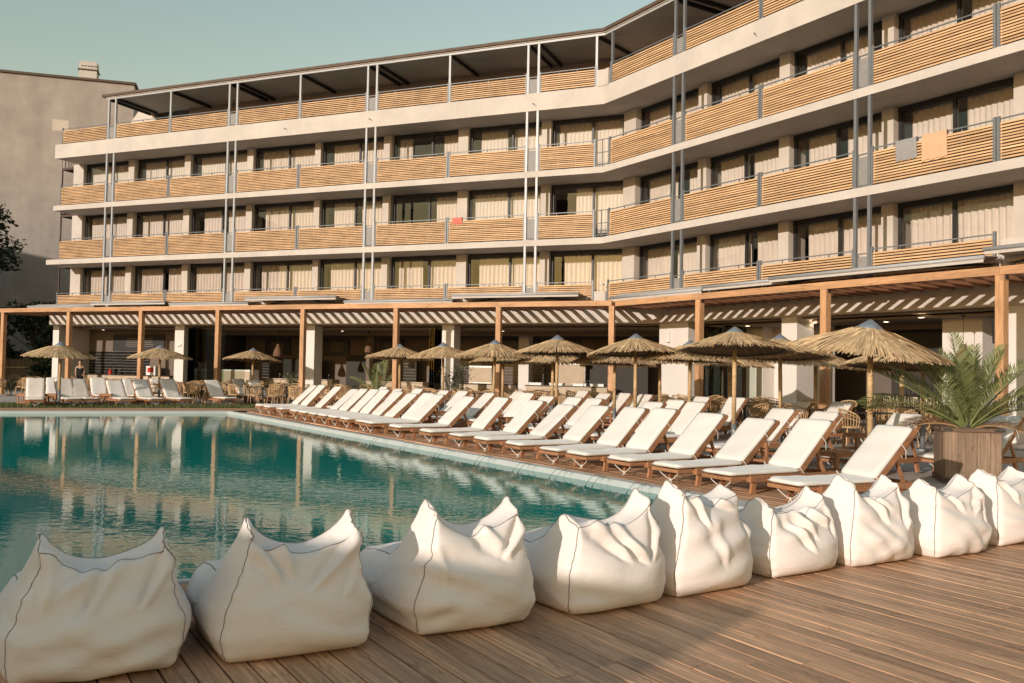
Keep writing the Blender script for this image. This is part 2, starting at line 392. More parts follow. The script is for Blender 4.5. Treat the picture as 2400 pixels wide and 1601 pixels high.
# ------------------------------------------------------------------ ground, decks, pool
POOL = [(-24.0, 25.45), (-9.62, 30.85), (3.0, 11.2), (1.75, 8.35), (-3.5, 6.1), (-12.0, 2.3)]
def sheet_with_hole(outer, hole, z):
    bm = bmesh.new()
    def loop(pts):
        vs = [bm.verts.new((x, y, z)) for x, y in pts]
        return [bm.edges.new((vs[i], vs[(i + 1) % len(vs)])) for i in range(len(vs))]
    e = loop(outer) + loop(hole)
    bmesh.ops.triangle_fill(bm, edges=e, use_beauty=True)
    bmesh.ops.recalc_face_normals(bm, faces=bm.faces)
    me = bpy.data.meshes.new('ground'); bm.to_mesh(me); bm.free()
    if me.polygons and me.polygons[0].normal.z < 0: me.flip_normals()
    return me
def inset(poly, d):
    c = Vector((sum(p[0] for p in poly) / len(poly), sum(p[1] for p in poly) / len(poly))); out = []
    n = len(poly)
    for i in range(n):
        a, b, e = Vector(poly[i - 1]), Vector(poly[i]), Vector(poly[(i + 1) % n])
        d1 = (b - a).normalized(); d2 = (e - b).normalized()
        n1 = Vector((-d1.y, d1.x)); n2 = Vector((-d2.y, d2.x))
        if n1.dot(c - b) < 0: n1 = -n1
        if n2.dot(c - b) < 0: n2 = -n2
        bis = (n1 + n2).normalized(); out.append(tuple(b + bis * (d / max(0.3, bis.dot(n1)))))
    return out
gme = sheet_with_hole([(-700, -500), (700, -500), (700, 900), (-700, 900)], POOL, -0.045); gme.materials.append(MT['paving'])
struct('ground', gme)
POOL_IN = inset(POOL, 0.13)
cme = MB()
n = len(POOL)
for i in range(n):
    a, b = POOL[i], POOL[(i + 1) % n]; ai, bi = POOL_IN[i], POOL_IN[(i + 1) % n]
    cme.quad((*a, 0.012), (*b, 0.012), (*bi, 0.004), (*ai, 0.004))
    cme.quad((*ai, 0.004), (*bi, 0.004), (*bi, -0.11), (*ai, -0.11))
    cme.quad((*b, 0.012), (*a, 0.012), (*a, -0.06), (*b, -0.06))
struct('pool_coping', cme, 'coping')
wme = MB(); wme.v = [(*p, 0) for p in POOL_IN]; wme.f = [tuple(range(n))]
wmesh = wme.mesh('pool_water', 'water')
if wmesh.polygons[0].normal.z < 0: wmesh.flip_normals()
struct('pool_water', wmesh, loc=(0, 0, -0.085))

# timber decks: every board is a piece of its own
PITCH, BW = 0.147, 0.137
board_mesh = {}
def board(L):
    if L not in board_mesh:
        b = MB(); w = BW / 2; c = 0.004
        for x0, x1 in ((0.003, L - 0.003),):
            i = len(b.v)
            for x in (x0, x1):
                b.v += [(x, -w, -0.03), (x, w, -0.03), (x, w, -c), (x, w - c, 0), (x, -w + c, 0), (x, -w, -c)]
            for k in range(6): b.f.append((i + k, i + (k + 1) % 6, i + 6 + (k + 1) % 6, i + 6 + k))
            b.f.append(tuple(i + k for k in range(5, -1, -1))); b.f.append(tuple(i + 6 + k for k in range(6)))
        me = b.mesh('plank', 'deck')
        bmx = bmesh.new(); bmx.from_mesh(me); bmesh.ops.recalc_face_normals(bmx, faces=bmx.faces); bmx.to_mesh(me); bmx.free()
        board_mesh[L] = me
    return board_mesh[L]
def in_view(p, z=0, m=0.08):
    v = Vector((p.x, p.y, z - CAM_H)); d = v.dot(_f)
    if d < 0.5: return False
    x = v.dot(_rt) / d * 2097.5 / 1200; y = v.dot(_up) / d * 2097.5 / 800
    return abs(x) < 1 + m and abs(y) < 1 + m
def near_edge(u):
    pts = [((Vector(q) - PC).dot(UV), (Vector(q) - PC).dot(RV)) for q in (POOL[5], POOL[4], POOL[3], POOL[2])]
    for (ua, aa), (ub, ab) in zip(pts[:-1], pts[1:]):
        if ua <= u <= ub: return aa + (ab - aa) * (u - ua) / (ub - ua)
    return 24.45
def deck(name, u0, u1, a0_, a1, lens, seed, start=None):
    r = random.Random(seed); ul = MB()
    a0 = a0_
    c = [pp(start(u) + .05, u) for u in (u0, -1.97, .6)] + [pp(24.45, .61), pp(24.45, u1), pp(a1, u1), pp(a1, u0)] if start else [pp(a0, u0), pp(a0, u1), pp(a1, u1), pp(a1, u0)]
    ul.v = [(p.x, p.y, 0) for p in c]; ul.f = [tuple(range(len(c)))]
    d = struct(name, ul, 'under', loc=(0, 0, -0.036))
    me = d.data
    if me.polygons[0].normal.z < 0: me.flip_normals()
    rest = MB(); k = 0; u = u0 + PITCH / 2
    while u < u1:
        if start: a0 = start(u) + .01
        a = a0 - r.random() * 3.0
        while a < a1:
            L = r.choice(lens); e = min(a + L, a1); s = max(a, a0); LL = round(e - s, 2)
            if LL > 0.06:
                mid = [pp(s + (e - s) * t, u) for t in (0, .25, .5, .75, 1)]
                if any(in_view(q) for q in mid):
                    p = pp(s, u); o = obj('plank', board(LL), d, (p.x, p.y, 0.036 + r.uniform(-.0015, .0015)), RANG + r.uniform(-.0006, .0006)); k += 1
                else:
                    p, q = pp(s + .003, u), pp(e - .003, u); rest.bar((p.x, p.y, .021), (q.x, q.y, .021), BW, .03)
            a += L
        u += PITCH
    if rest.v:
        o = obj('planks_beyond_view', rest, d, m='deck'); o['kind'] = 'stuff'
    return k
nd1 = deck('deck', -9.4, 9.6, 24.45, 31.5, [2.4, 3.0, 3.6, 4.2], 3, near_edge)
nd2 = deck('poolside_deck', 0.62, 3.15, 0.4, 24.44, [3.0, 3.6, 4.2], 5)
far = MB()
fd = (Vector(POOL[1]) - Vector(POOL[0])).normalized(); fn = Vector((-fd.y, fd.x))
for k in range(14):
    a = Vector(POOL[0]) + fn * (0.02 + k * .147); b = Vector(POOL[1]) + fd * 2.5 + fn * (0.02 + k * .147)
    far.quad((*a, 0.004), (*b, 0.004), (*(b + fn * .139), 0.004), (*(a + fn * .139), 0.004))
fdk = MB(); a = Vector(POOL[0]); b = Vector(POOL[1]) + fd * 2.5
fdk.quad((*a, -0.03), (*b, -0.03), (*(b + fn * 2.1), -0.03), (*(a + fn * 2.1), -0.03))
fo = struct('far_pool_deck', fdk, 'under'); fo2 = obj('plank_rows', far, fo, m='deck'); fo2['kind'] = 'stuff'

# lawn behind the far deck
lw = MB(); A0 = Vector(POOL[0]) + fn * 2.12; B0 = Vector(POOL[1]) + fd * 1.2 + fn * 2.12
lw.quad((*A0, -0.02), (*B0, -0.02), (*(B0 + fn * 3.0), -0.02), (*(A0 + fn * 6.5), -0.02))
struct('lawn', lw, 'soil')
gr = MB(); g_r = random.Random(11)
for k in range(9000):
    t = g_r.random(); dd = g_r.random() * 4.2
    p = A0.lerp(B0, t) + fn * dd * (1 - .45 * t)
    h = g_r.uniform(.05, .13); az = g_r.uniform(0, 6.283); w = .012; lean = g_r.uniform(-.05, .05)
    dx, dy = math.cos(az) * w, math.sin(az) * w; i = len(gr.v)
    gr.v += [(p.x - dx, p.y - dy, -.02), (p.x + dx, p.y + dy, -.02), (p.x + lean, p.y + lean * .6, h)]; gr.f.append((i, i + 1, i + 2)); sh = g_r.random(); gr.sh += [sh] * 3
go = obj('grass', gr, m='grass'); tag(go, 'short green lawn grass behind the far row of loungers', 'grass', kind='stuff')

# ------------------------------------------------------------------ hotel
HOTEL = thing('hotel_building', 'cream balcony hotel with timber slat railings bending around the pool', 'building', (CORNER.x, CORNER.y, 0))
def part(name, mb, m, w=None, parent=HOTEL, smooth=False):
    return obj(name, mb, parent, rz=ANG[w] if w else 0.0, m=m, smooth=smooth)
AEND, BEND = -29.62, 21.5
def slab_poly(front, back, a_end=AEND, b_end=BEND):
    t = math.tan(math.radians(36.046 / 2))
    def kink(y): return rel('A', y * t, y)
    return [rel('A', a_end, front), kink(front), rel('B', b_end, front), rel('B', b_end, back), kink(back), rel('A', a_end, back)]
LV = {1: 4.06, 2: 6.86, 3: 9.66, 4: 12.42}
def slab(name, front, back, z0, z1, m, **k): return part(name, MB().prism(slab_poly(front, back, **k), z0, z1), m)
_ra = ANG['A'] - ANG['B']                     # angle between the wings
def meet(ya, yb):                             # where line y=ya of the left wing meets line y=yb of the right wing
    return rel('A', (yb - ya * math.cos(_ra)) / math.sin(_ra), ya)
def poly2(fa, fb, ba, bb, a_end=AEND, b_end=BEND):
    return [rel('A', a_end, fa), meet(fa, fb), rel('B', b_end, fb), rel('B', b_end, bb), meet(ba, bb), rel('A', a_end, ba)]
FB = 1.4
part('floor_slab', MB().prism(poly2(0, FB, 10, 10), 3.62, 4.06), 'stucco'); part('edge_beam', MB().prism(poly2(.002, FB + .002, .35, FB + .35), 3.46, 3.618), 'stucco')
part('walkway_slab', MB().prism([rel('B', .0, 0), rel('B', BEND, 0), rel('B', BEND, FB - .005), rel('B', 2.0, FB - .005)], 4.17, 4.21), 'stucco')
slab('floor_slab', 0, 10, 6.61, 6.86, 'stucco', a_end=-30.0)
slab('floor_slab', 0, 10, 9.41, 9.66, 'stucco')
slab('terrace_slab', 0.02, 10, 12.16, 12.42, 'stucco')
slab('parapet', 0, .16, 12.13, 12.86, 'stucco')
# upstand block at the bend of the roof terrace and on the first floor
for z0, z1 in ((12.85, 13.5), (4.06, 4.72)):
    b = MB(); p = [rel('A', -.28, -.03), rel('A', 0, -.03) , rel('B', .30, -.03), rel('B', .30, .14), rel('A', -.28, .14)]
    b.prism(p, z0, z1); part('corner_block', b, 'stucco')
b = MB(); b.box(15.85, BEND, -.03, .12, 4.05, 4.95); part('parapet_wall', b, 'stucco', 'B')

for w_, s_, z_ in (('A', -15.2, 12.47), ('A', -3.0, 12.42), ('A', -10.7, 12.5), ('B', 7.9, 12.45)):
    q = rel(w_, s_, 0); obj('drain_spout', MB().tube([(0, .02, 0), (.02, -.08, 0), (.07, -.12, -.02), (.11, -.12, -.08)], .014, 6), HOTEL, (q.x, q.y, z_), ANG[w_], m='iron')
BAYS = {'A': [(-29.25, -26.1), (-25.65, -22.38), (-22.0, -18.49), (-18.13, -14.55), (-14.24, -10.83), (-10.41, -7.06), (-6.58, -3.16), (-2.74, .42)],
        'B': [(.23, 3.75), (4.19, 7.57), (8.0, 11.44), (11.83, 15.3), (15.72, 19.2)]}
PIERS = {'A': [(-26.1, -25.65), (-22.38, -22.0), (-18.49, -18.13), (-14.55, -14.24), (-10.83, -10.41), (-7.06, -6.58), (-3.16, -2.74)],
         'B': [(3.75, 4.19), (7.57, 8.0), (11.44, 11.83), (15.3, 15.72), (19.2, 21.4)]}
hr = random.Random(21)
pier_me = {}
for lv in (1, 2, 3):
    z0, z1 = LV[lv], {1: 6.61, 2: 9.41, 3: 12.16}[lv]
    for w in 'AB':
        for s0, s1 in PIERS[w]:
            part('pier', MB().box(s0, s1, 1.5, 2.3, z0, z1), 'stucco', w)
    # bend pier and left end wall
    part('pier', MB().prism([rel('A', .42, 1.5), rel('B', -.45, 1.45), rel('B', .23, 1.45), rel('B', .23, 2.3), rel('A', .42, 2.3)], z0, z1), 'stucco')
    part('end_wall', MB().box(AEND - .35, -29.25, 1.5, 10, z0, z1), 'stucco', 'A')
# dark rooms behind the curtains
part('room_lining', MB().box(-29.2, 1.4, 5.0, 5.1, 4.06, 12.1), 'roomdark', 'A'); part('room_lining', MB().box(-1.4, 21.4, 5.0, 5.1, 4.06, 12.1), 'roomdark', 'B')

def curtain(s0, s1, z0, z1, y, pleat, seed, amp=.045):
    r = random.Random(seed); b = MB(); nn = max(4, int((s1 - s0) / pleat) * 5); ph = 0
    for k in range(nn + 1):
        s = s0 + (s1 - s0) * k / nn; ph += 2 * math.pi / 5 * r.uniform(.7, 1.3)
        yy = y + amp * math.sin(ph); d = r.uniform(-.004, .004)
        b.v += [(s, yy, z0), (s + d, yy + .01, (z0 + z1) / 2), (s, y + (yy - y) * .6, z1)]
        if k: i = len(b.v) - 6; b.f += [(i, i + 3, i + 4, i + 1), (i + 1, i + 4, i + 5, i + 2)]
    return b
openbays = {('A', 5, 3): [(.0, .22), (.72, 1.0)], ('A', 5, 2): [(.62, 1.0)], ('A', 7, 2): [(.30, 1.0)], ('A', 5, 1): [(.03, .42), (.5, 1.0)],
            ('A', 4, 3): [(.1, 1.0)], ('A', 0, 3): [(.0, .95)], ('B', 2, 3): [(.04, .82)], ('B', 0, 2): [(.0, .55), (.72, 1.)]}
for w in 'AB':
    for bi, (s0, s1) in enumerate(BAYS[w]):
        for lv in (1, 2, 3):
            z0 = LV[lv]; z1 = {1: 6.61, 2: 9.41, 3: 12.16}[lv]; yg = 1.78
            sm = s0 + (s1 - s0) * (.56 if w == 'A' else .52) + hr.uniform(-.1, .1)
            zt = z1 - .16
            fr = MB(); t = .05
            fr.box(s0, s1, yg - .06, yg + .06, zt, z1); fr.box(s0, s1, yg - .04, yg + .04, z0, z0 + .06)
            fr.box(s0, s0 + .10, yg - .05, yg + .05, z0 + .06, zt); fr.box(s1 - t, s1, yg - .05, yg + .05, z0 + .06, zt)
            fr.box(sm - .045, sm + .045, yg - .045, yg + .045, z0 + .06, zt)
            if w == 'B' and hr.random() < .5: fr.box(s0 + .10, s0 + .30, yg + .08, yg + .12, z0 + .06, zt)
            wo = part('window', fr, 'dark', w)
            slide = ('A', 7, 2) == (w, bi, lv) or ('B', 2, 3) == (w, bi, lv)
            for a, c, dy in ((s0 + .10, sm - .045, -.012), (sm + .045, s1 - t, .012)):
                if slide and a < sm: a, c = a + (c - a) * .35, c
                g = MB(); g.quad((a, yg + dy, z0 + .06), (c, yg + dy, z0 + .06), (c, yg + dy, zt), (a, yg + dy, zt))
                obj('pane', g, wo, m='glass')
            spans = openbays.get((w, bi, lv))
            if spans is None:
                g0 = hr.uniform(0, .05) if hr.random() < .7 else hr.uniform(.05, .14); g1 = hr.uniform(.95, 1.0)
                spans = [(g0, g1)] if hr.random() < .6 else [(g0, hr.uniform(.44, .52)), (hr.uniform(.53, .60), g1)]
            for a, c in spans:
                sheer = (w == 'A' and lv >= 2 and bi in (0, 1, 2, 6, 7))
                obj('curtain', curtain(s0 + .1 + (s1 - s0 - .15) * a, s0 + .1 + (s1 - s0 - .15) * c, z0 + .06, zt + .05, yg + .22,
                                       .16 if lv > 1 else .19, hr.random(), .035 if lv > 1 else .055), wo, m='sheer' if sheer else 'curtain', smooth=True)

# slender steel posts: pairs at every second bay, singles on the roof terrace
POST = {'A': [-25.82, -18.22, -10.62, -3.02], 'B': [4.29, 11.89, 19.49]}
pm = {}
def post_mesh(h):
    if h not in pm: pm[h] = MB().box(-.045, .045, -.045, .045, 0, h).mesh('steel_post', 'steel_light')
    return pm[h]
pmB = {}
def post_at(w, s, z0, z1, y=.06):
    h = round(z1 - z0, 3); p = rel(w, s, y)
    if w == 'A': me = post_mesh(h)
    else:
        if h not in pmB: pmB[h] = MB().box(-.045, .045, -.045, .045, 0, h).mesh('steel_post', 'steel')
        me = pmB[h]
    return obj('steel_post', me, HOTEL, (p.x, p.y, z0), ANG[w])
for w in 'AB':
    for s in POST[w]:
        for ds in (-.23, .23):
            for z0, z1 in ((4.06, 6.61), (6.86, 9.41), (9.66, 12.13), (12.86, 14.9)): post_at(w, s + ds, z0, z1, .06 if z0 < 12 else .09)
    for s in POST[w]:
        m_ = s + 3.8
        if w == 'A' and m_ > 0 or m_ > 20: continue
        post_at(w, m_, 12.86, 14.9, .09)
post_at('A', -.33, 12.86, 14.9, .09); post_at('B', .42, 12.86, 14.9, .09); post_at('B', .49 + 7.6 + .0, 12.86, 14.9, .09)

# railings: a steel frame carrying slats
SEG = {'A': [(-29.2, -26.12), (-25.52, -22.07), (-21.97, -18.52), (-17.92, -14.47), (-14.37, -10.92), (-10.32, -6.87), (-6.77, -3.32), (-2.72, -.36)],
       'B': [(.36, 3.99), (4.59, 8.04), (8.14, 11.59), (12.19, 15.64), (15.74, 19.19)]}
slat_me = {}
def slat(L):
    if L not in slat_me: slat_me[L] = MB().box(0, L, -.018, .018, 0, .045).mesh('slat', 'slat')
    return slat_me[L]
far_slats = MB(); nslat = 0
for w in 'AB':
    for si, (s0, s1) in enumerate(SEG[w]):
        for lv in (1, 2, 3, 4):
            if w == 'B' and lv == 1 and si == 4: continue
            zb = LV[lv] if lv < 4 else 12.86
            L = round(s1 - s0, 3); hr_top = 1.06 if lv < 4 else .81; s_top = .90 if lv < 4 else .66; s_bot = .055 if lv < 4 else .07
            p = rel(w, s0, .07); fr = MB()
            fr.box(0, L, -.018, .018, hr_top - .03, hr_top)
            for k in (0, L):
                pw = .035
                fr.box(k - pw, k + pw, -.03, .03, 0, hr_top + .05)
            nb = max(2, round(L / .9))
            for k in range(1, nb): fr.box(L * k / nb - .012, L * k / nb + .012, .02, .045, .0, hr_top - .03)
            ro = obj('balcony_railing', fr, HOTEL, (p.x, p.y, zb), ANG[w], m='steel')
            if lv < 4 or True: obj('backing_mesh', MB().box(.05, L - .05, .052, .058, .03, s_top + .02), ro, m='backing')  # sheet added behind the slats, dark so the gaps read as shaded
            ns = 12 if lv < 4 else 8; pitch = (s_top - s_bot) / (ns - 1)
            single = w == 'B' or (si >= 6 and lv > 1)
            for k in range(ns):
                z = s_bot + pitch * k
                if single:
                    obj('slat', slat(round(L - .08, 3)), ro, (.04, hr.uniform(-.003, .003), z + hr.uniform(-.004, .004)), hr.uniform(-.0008, .0008)); nslat += 1
                else:
                    a = rel(w, s0 + .04, .07); c = rel(w, s1 - .04, .07); zz = zb + z + .021 + hr.uniform(-.004, .004)
                    far_slats.bar((a.x, a.y, zz), (c.x, c.y, zz), .036, .045)
o = obj('slats', far_slats, HOTEL, m='slat'); o['kind'] = 'stuff'
# mesh panels between the post pairs, planter boxes with them
for w in 'AB':
    for s in POST[w]:
        for lv in (1, 2, 3, 4):
            zb = LV[lv] if lv < 4 else 12.86; p = rel(w, s, .09); h = .86 if lv < 4 else .6
            g = MB(); g.box(-.15, .15, -.01, .01, .08, h); o = obj('mesh_panel', g, HOTEL, (p.x, p.y, zb), ANG[w], m='mesh')
            g = MB(); g.box(-.18, -.15, -.02, .02, 0, h + .1); g.box(.15, .18, -.02, .02, 0, h + .1); g.box(-.15, .15, -.02, .02, h + .07, h + .1); g.box(-.15, .15, -.02, .02, .03, .06)
            obj('panel_frame', g, o, m='steel')
for lv in (2, 3):          # small gate frames at the bend
    zb = LV[lv]; g = MB()
    a, c = rel('A', -.30, .07), rel('B', .28, .07); z = Vector((0, 0, 1))
    for q in (a, a.lerp(c, .5), c): g.bar((q.x, q.y, zb), (q.x, q.y, zb + 1.08), .04, .04)
    for hh in (.08, .55, 1.06): g.bar((a.x, a.y, zb + hh), (c.x, c.y, zb + hh), .03, .03)
    obj('corner_railing', g, HOTEL, m='steel')
# roof terrace: back wall, canopy roof, rafters
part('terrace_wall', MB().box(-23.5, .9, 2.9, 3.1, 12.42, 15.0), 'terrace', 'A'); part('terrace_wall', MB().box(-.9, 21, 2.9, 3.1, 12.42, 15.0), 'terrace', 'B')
for w, lst in (('A', [-21.5, -17.6, -13.6, -9.8, -6.0, -2.2]), ('B', [2.6, 6.2, 10, 13.8, 17.6])):
    for s in lst:
        b = MB(); b.box(s - 1.1, s + 1.1, 2.86, 2.9, 12.45, 14.45); wo = part('terrace_door', b, 'dark', w)
        g = MB(); g.quad((s - 1.0, 2.85, 12.5), (s + 1.0, 2.85, 12.5), (s + 1.0, 2.85, 14.4), (s - 1.0, 2.85, 14.4)); obj('pane', g, wo, m='glass')
roof = part('roof', MB().prism(slab_poly(-.10, 4.2, a_end=-26.4), 15.02, 15.14), 'roofedge')
part('roof_lining', MB().prism(slab_poly(-.02, 3.0, a_end=-26.2), 14.985, 15.017), 'roofpanel')
part('eaves_beam', MB().prism(slab_poly(.03, .13, a_end=-26.2), 14.89, 14.983), 'steel_light')
for w in 'AB':
    ss = [s + d for s in POST[w] for d in (-.23, .23)] + [s + 3.8 for s in POST[w] if (s + 3.8 < 0 or w == 'B') and s + 3.8 < 21]
    for s in ss:
        b = MB().bar((s, .14, 14.90), (s, 2.85, 14.90), .07, .14); obj('rafter', b, roof, rz=ANG[w], m='dark')
b = MB().bar((-.33, .14, 14.90), (.5, 2.85, 14.90), .07, .14); obj('rafter', b, roof, rz=ANG['A'], m='dark')
# white gabled stair head at the left end of the roof terrace
b = MB(); i = 0
b.v = [(x_, y_, z_) for y_ in (3.2, 6.2) for x_, z_ in ((-28.9, 12.42), (-25.6, 12.42), (-25.6, 14.3), (-26.5, 15.35), (-27.2, 15.35), (-28.9, 13.6))]
b.f = [(0, 1, 2, 3, 4, 5), (11, 10, 9, 8, 7, 6)] + [(k, k + 6, (k + 1) % 6 + 6, (k + 1) % 6) for k in range(6)]
part('stair_head', b, 'stucco', 'A'); part('terrace_floor_end', MB().box(-29.6, -26.0, 3.0, 3.19, 12.42, 12.6), 'stucco', 'A')
# small globe lamps in front of the first-floor curtains
gl = MB().lathe([(0.001, -.055), (.035, -.045), (.055, 0), (.035, .045), (.001, .055)], 10).mesh('globe_lamp', 'white', True)
for w in 'AB':
    for s0, s1 in BAYS[w]:
        for f in (.30, .72):
            p = rel(w, s0 + (s1 - s0) * f, 1.55); obj('globe_lamp', gl, HOTEL, (p.x, p.y, 5.18))
            p = rel(w, s0 + (s1 - s0) * f + .08, 1.6); 
            q = MB().bar((0, 0, 0), (0, .14, -.02), .03, .03); obj('lamp_bracket', q, HOTEL, (p.x, p.y, 5.17), ANG[w], m='dark')

# ground floor of the hotel: columns, ceiling, back wall, kitchen wall
for s in (-21.28, -13.77, -6.78): part('column', MB().box(s - .28, s + .28, .3, .92, -.03, 3.46), 'white_wall', 'A')
part('column', MB().box(1.75, 3.35, 1.5, 2.1, -.03, 3.459), 'white_wall', 'B')
part('column', MB().box(7.75, 8.38, 1.5, 2.3, -.03, 3.459), 'white_wall', 'B'); part('column', MB().box(14.9, 17.4, 1.5, 2.2, -.03, 3.459), 'white_wall', 'B')
part('end_wall', MB().box(-29.62, -29.2, .25, 2.3, -.03, 3.6), 'white_wall', 'A')
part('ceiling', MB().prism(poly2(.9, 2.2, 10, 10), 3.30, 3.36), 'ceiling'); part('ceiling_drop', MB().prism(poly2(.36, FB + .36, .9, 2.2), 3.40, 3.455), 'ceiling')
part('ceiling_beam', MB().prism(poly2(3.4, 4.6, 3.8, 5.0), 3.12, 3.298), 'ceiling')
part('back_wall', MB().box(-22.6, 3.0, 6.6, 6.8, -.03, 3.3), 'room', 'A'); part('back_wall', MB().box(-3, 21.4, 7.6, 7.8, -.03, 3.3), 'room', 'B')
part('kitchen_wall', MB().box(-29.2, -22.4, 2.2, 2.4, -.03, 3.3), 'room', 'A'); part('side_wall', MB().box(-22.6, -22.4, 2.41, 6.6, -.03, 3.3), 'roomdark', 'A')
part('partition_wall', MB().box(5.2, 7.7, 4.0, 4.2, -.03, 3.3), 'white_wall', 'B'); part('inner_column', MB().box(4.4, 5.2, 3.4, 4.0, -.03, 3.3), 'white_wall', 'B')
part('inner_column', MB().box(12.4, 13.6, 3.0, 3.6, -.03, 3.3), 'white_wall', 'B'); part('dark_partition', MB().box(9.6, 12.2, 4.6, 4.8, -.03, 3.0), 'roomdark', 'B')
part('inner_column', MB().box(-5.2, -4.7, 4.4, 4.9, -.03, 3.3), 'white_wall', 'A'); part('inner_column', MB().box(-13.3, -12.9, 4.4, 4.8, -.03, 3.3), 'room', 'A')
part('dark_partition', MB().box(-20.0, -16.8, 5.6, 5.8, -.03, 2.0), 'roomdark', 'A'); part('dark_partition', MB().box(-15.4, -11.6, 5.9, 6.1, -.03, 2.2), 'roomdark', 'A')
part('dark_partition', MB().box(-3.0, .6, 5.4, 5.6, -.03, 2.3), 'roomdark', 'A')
fl = MB(); pl = slab_poly(-.4, 10, a_end=-29.4); fl.v = [(p.x + CORNER.x, p.y + CORNER.y, 0) for p in pl]; fl.f = [(0, 1, 4, 5), (1, 2, 3, 4)]
fme = fl.mesh('restaurant_floor', 'paving')
if fme.polygons[0].normal.z < 0: fme.flip_normals()
struct('restaurant_floor', fme, loc=(0, 0, -.03))
# black tiled walls, tile by tile
tl = MB().box(.006, .314, 0, .016, .006, .144).mesh('tile', 'tile')
def tiled(w, s0, y, z0, cols, rows):
    p = rel(w, s0, y); g = MB().box(0, cols * .32, .006, .03, 0, rows * .15)
    o = obj('tiled_panel', g, HOTEL, (p.x, p.y, z0), ANG[w], m='grout')
    for r in range(rows):
        for c in range(cols): obj('tile', tl, o, (c * .32, -.01, r * .15))
tiled('A', -29.1, 2.165, .98, 13, 8)
tiled('A', -13.2, 5.85, .9, 6, 8); tiled('A', -9.3, 6.55, .95, 4, 7); tiled('A', -6.9, 6.55, .95, 7, 6)
tiled('B', 1.0, 7.55, .8, 5, 9)
tiled('A', -21.2, 6.55, .95, 4, 7)
# kitchen counters, menu boards, ovens
def block(name, label, cat, w, s0, s1, y0, y1, z0, z1, m, top=None, group=None):
    p = wp(w, (s0 + s1) / 2, (y0 + y1) / 2); t = thing(name, label, cat, (p.x, p.y, z0), ANG[w], group)
    a, d, h = (s1 - s0) / 2, (y1 - y0) / 2, z1 - z0
    npn = max(1, round((s1 - s0) / 1.1))
    g = MB(); g.box(-a, a, -d + .02, d, 0, h - .04 if top else h); obj('body', g, t, m=m)
    for k in range(npn):
        x0 = -a + 2 * a * k / npn; q = MB().box(x0 + .015, x0 + 2 * a / npn - .015, -d, -d + .018, .06, h - .07); obj('front_panel', q, t, m='counter')
    if top: q = MB().box(-a - .03, a + .03, -d - .05, d, h - .038, h); obj('worktop', q, t, m=top)
    return t
block('kitchen_counter', 'long pale counter with dark top below the left tiled wall', 'counter', 'A', -29.0, -22.8, 1.3, 2.1, -.03, .98, 'counter', 'tabletop')
block('kitchen_counter', 'pale buffet counter behind the small potted palm', 'counter', 'A', -19.6, -14.6, 3.4, 4.1, -.03, .95, 'counter', 'counter')
block('kitchen_counter', 'pale buffet counter right of the small potted palm', 'counter', 'A', -13.0, -9.6, 3.4, 4.1, -.03, .93, 'counter', 'counter')
block('kitchen_counter', 'pale serving counter with oven behind the olive plants', 'counter', 'A', -9.2, -5.4, 4.0, 4.7, -.03, .93, 'counter', 'tabletop')
block('kitchen_counter', 'grey serving counter holding white trays near the bend', 'counter', 'A', -4.6, -.8, 3.8, 4.5, -.03, .93, 'counter', 'tabletop')
block('display_fridge', 'white chest fridge pair behind the glass door on the left', 'fridge', 'A', -20.6, -18.4, 2.0, 2.7, -.03, 1.35, 'white')
block('steel_fridge', 'tall brushed steel double fridge near the bend', 'fridge', 'A', -3.6, -2.2, 5.0, 5.38, -.03, 1.95, 'metal')
block('oven', 'stacked steel oven against the black tiles', 'oven', 'A', -8.4, -7.2, 5.9, 6.5, .9, 1.75, 'metal')
block('bar_counter', 'dark bar counter inside the right wing', 'counter', 'B', 9.6, 14.2, 3.7, 4.3, -.03, 1.05, 'roomdark', 'tabletop')
def boardthing(w, s0, s1, y, z0, z1, label):
    p = wp(w, (s0 + s1) / 2, y); t = thing('menu_board', label, 'menu board', (p.x, p.y, z0), ANG[w], 'menu boards')
    a, h = (s1 - s0) / 2, z1 - z0
    obj('board', MB().box(-a, a, -.02, .0, 0, h), t, m='dark')
    g = MB(); f = .04
    g.box(-a - f, a + f, -.035, .0, -f, 0); g.box(-a - f, a + f, -.035, 0, h, h + f); g.box(-a - f, -a, -.035, 0, 0, h); g.box(a, a + f, -.035, 0, 0, h); obj('frame', g, t, m='roomdark')
    q = MB(); rr = random.Random(s0)
    for k in range(5):
        z = h * (.78 - k * .13); x0 = -a * .5
        while x0 < a * .55:
            wd = rr.uniform(.05, .14); q.box(x0, x0 + wd, -.026, -.0205, z, z + .016); x0 += wd + .04
    obj('chalk_lines', q, t, m='counter')
boardthing('A', -27.4, -24.0, 2.16, 2.25, 3.05, 'wide dark board above the left tiled wall')
boardthing('A', -21.0, -19.4, 6.56, 2.2, 3.0, 'dark menu board behind the glass folding door')
boardthing('A', -17.2, -15.7, 6.56, 2.2, 3.0, 'dark menu board above the feathery green plant')
boardthing('A', -13.8, -12.4, 6.56, 2.3, 3.0, 'dark menu board above the small potted palm')
boardthing('A', -7.2, -5.0, 6.56, 2.3, 3.05, 'dark menu board above the serving counter with oven')
boardthing('A', -4.6, -3.0, 6.56, 2.3, 3.05, 'dark menu board left of the bend column')
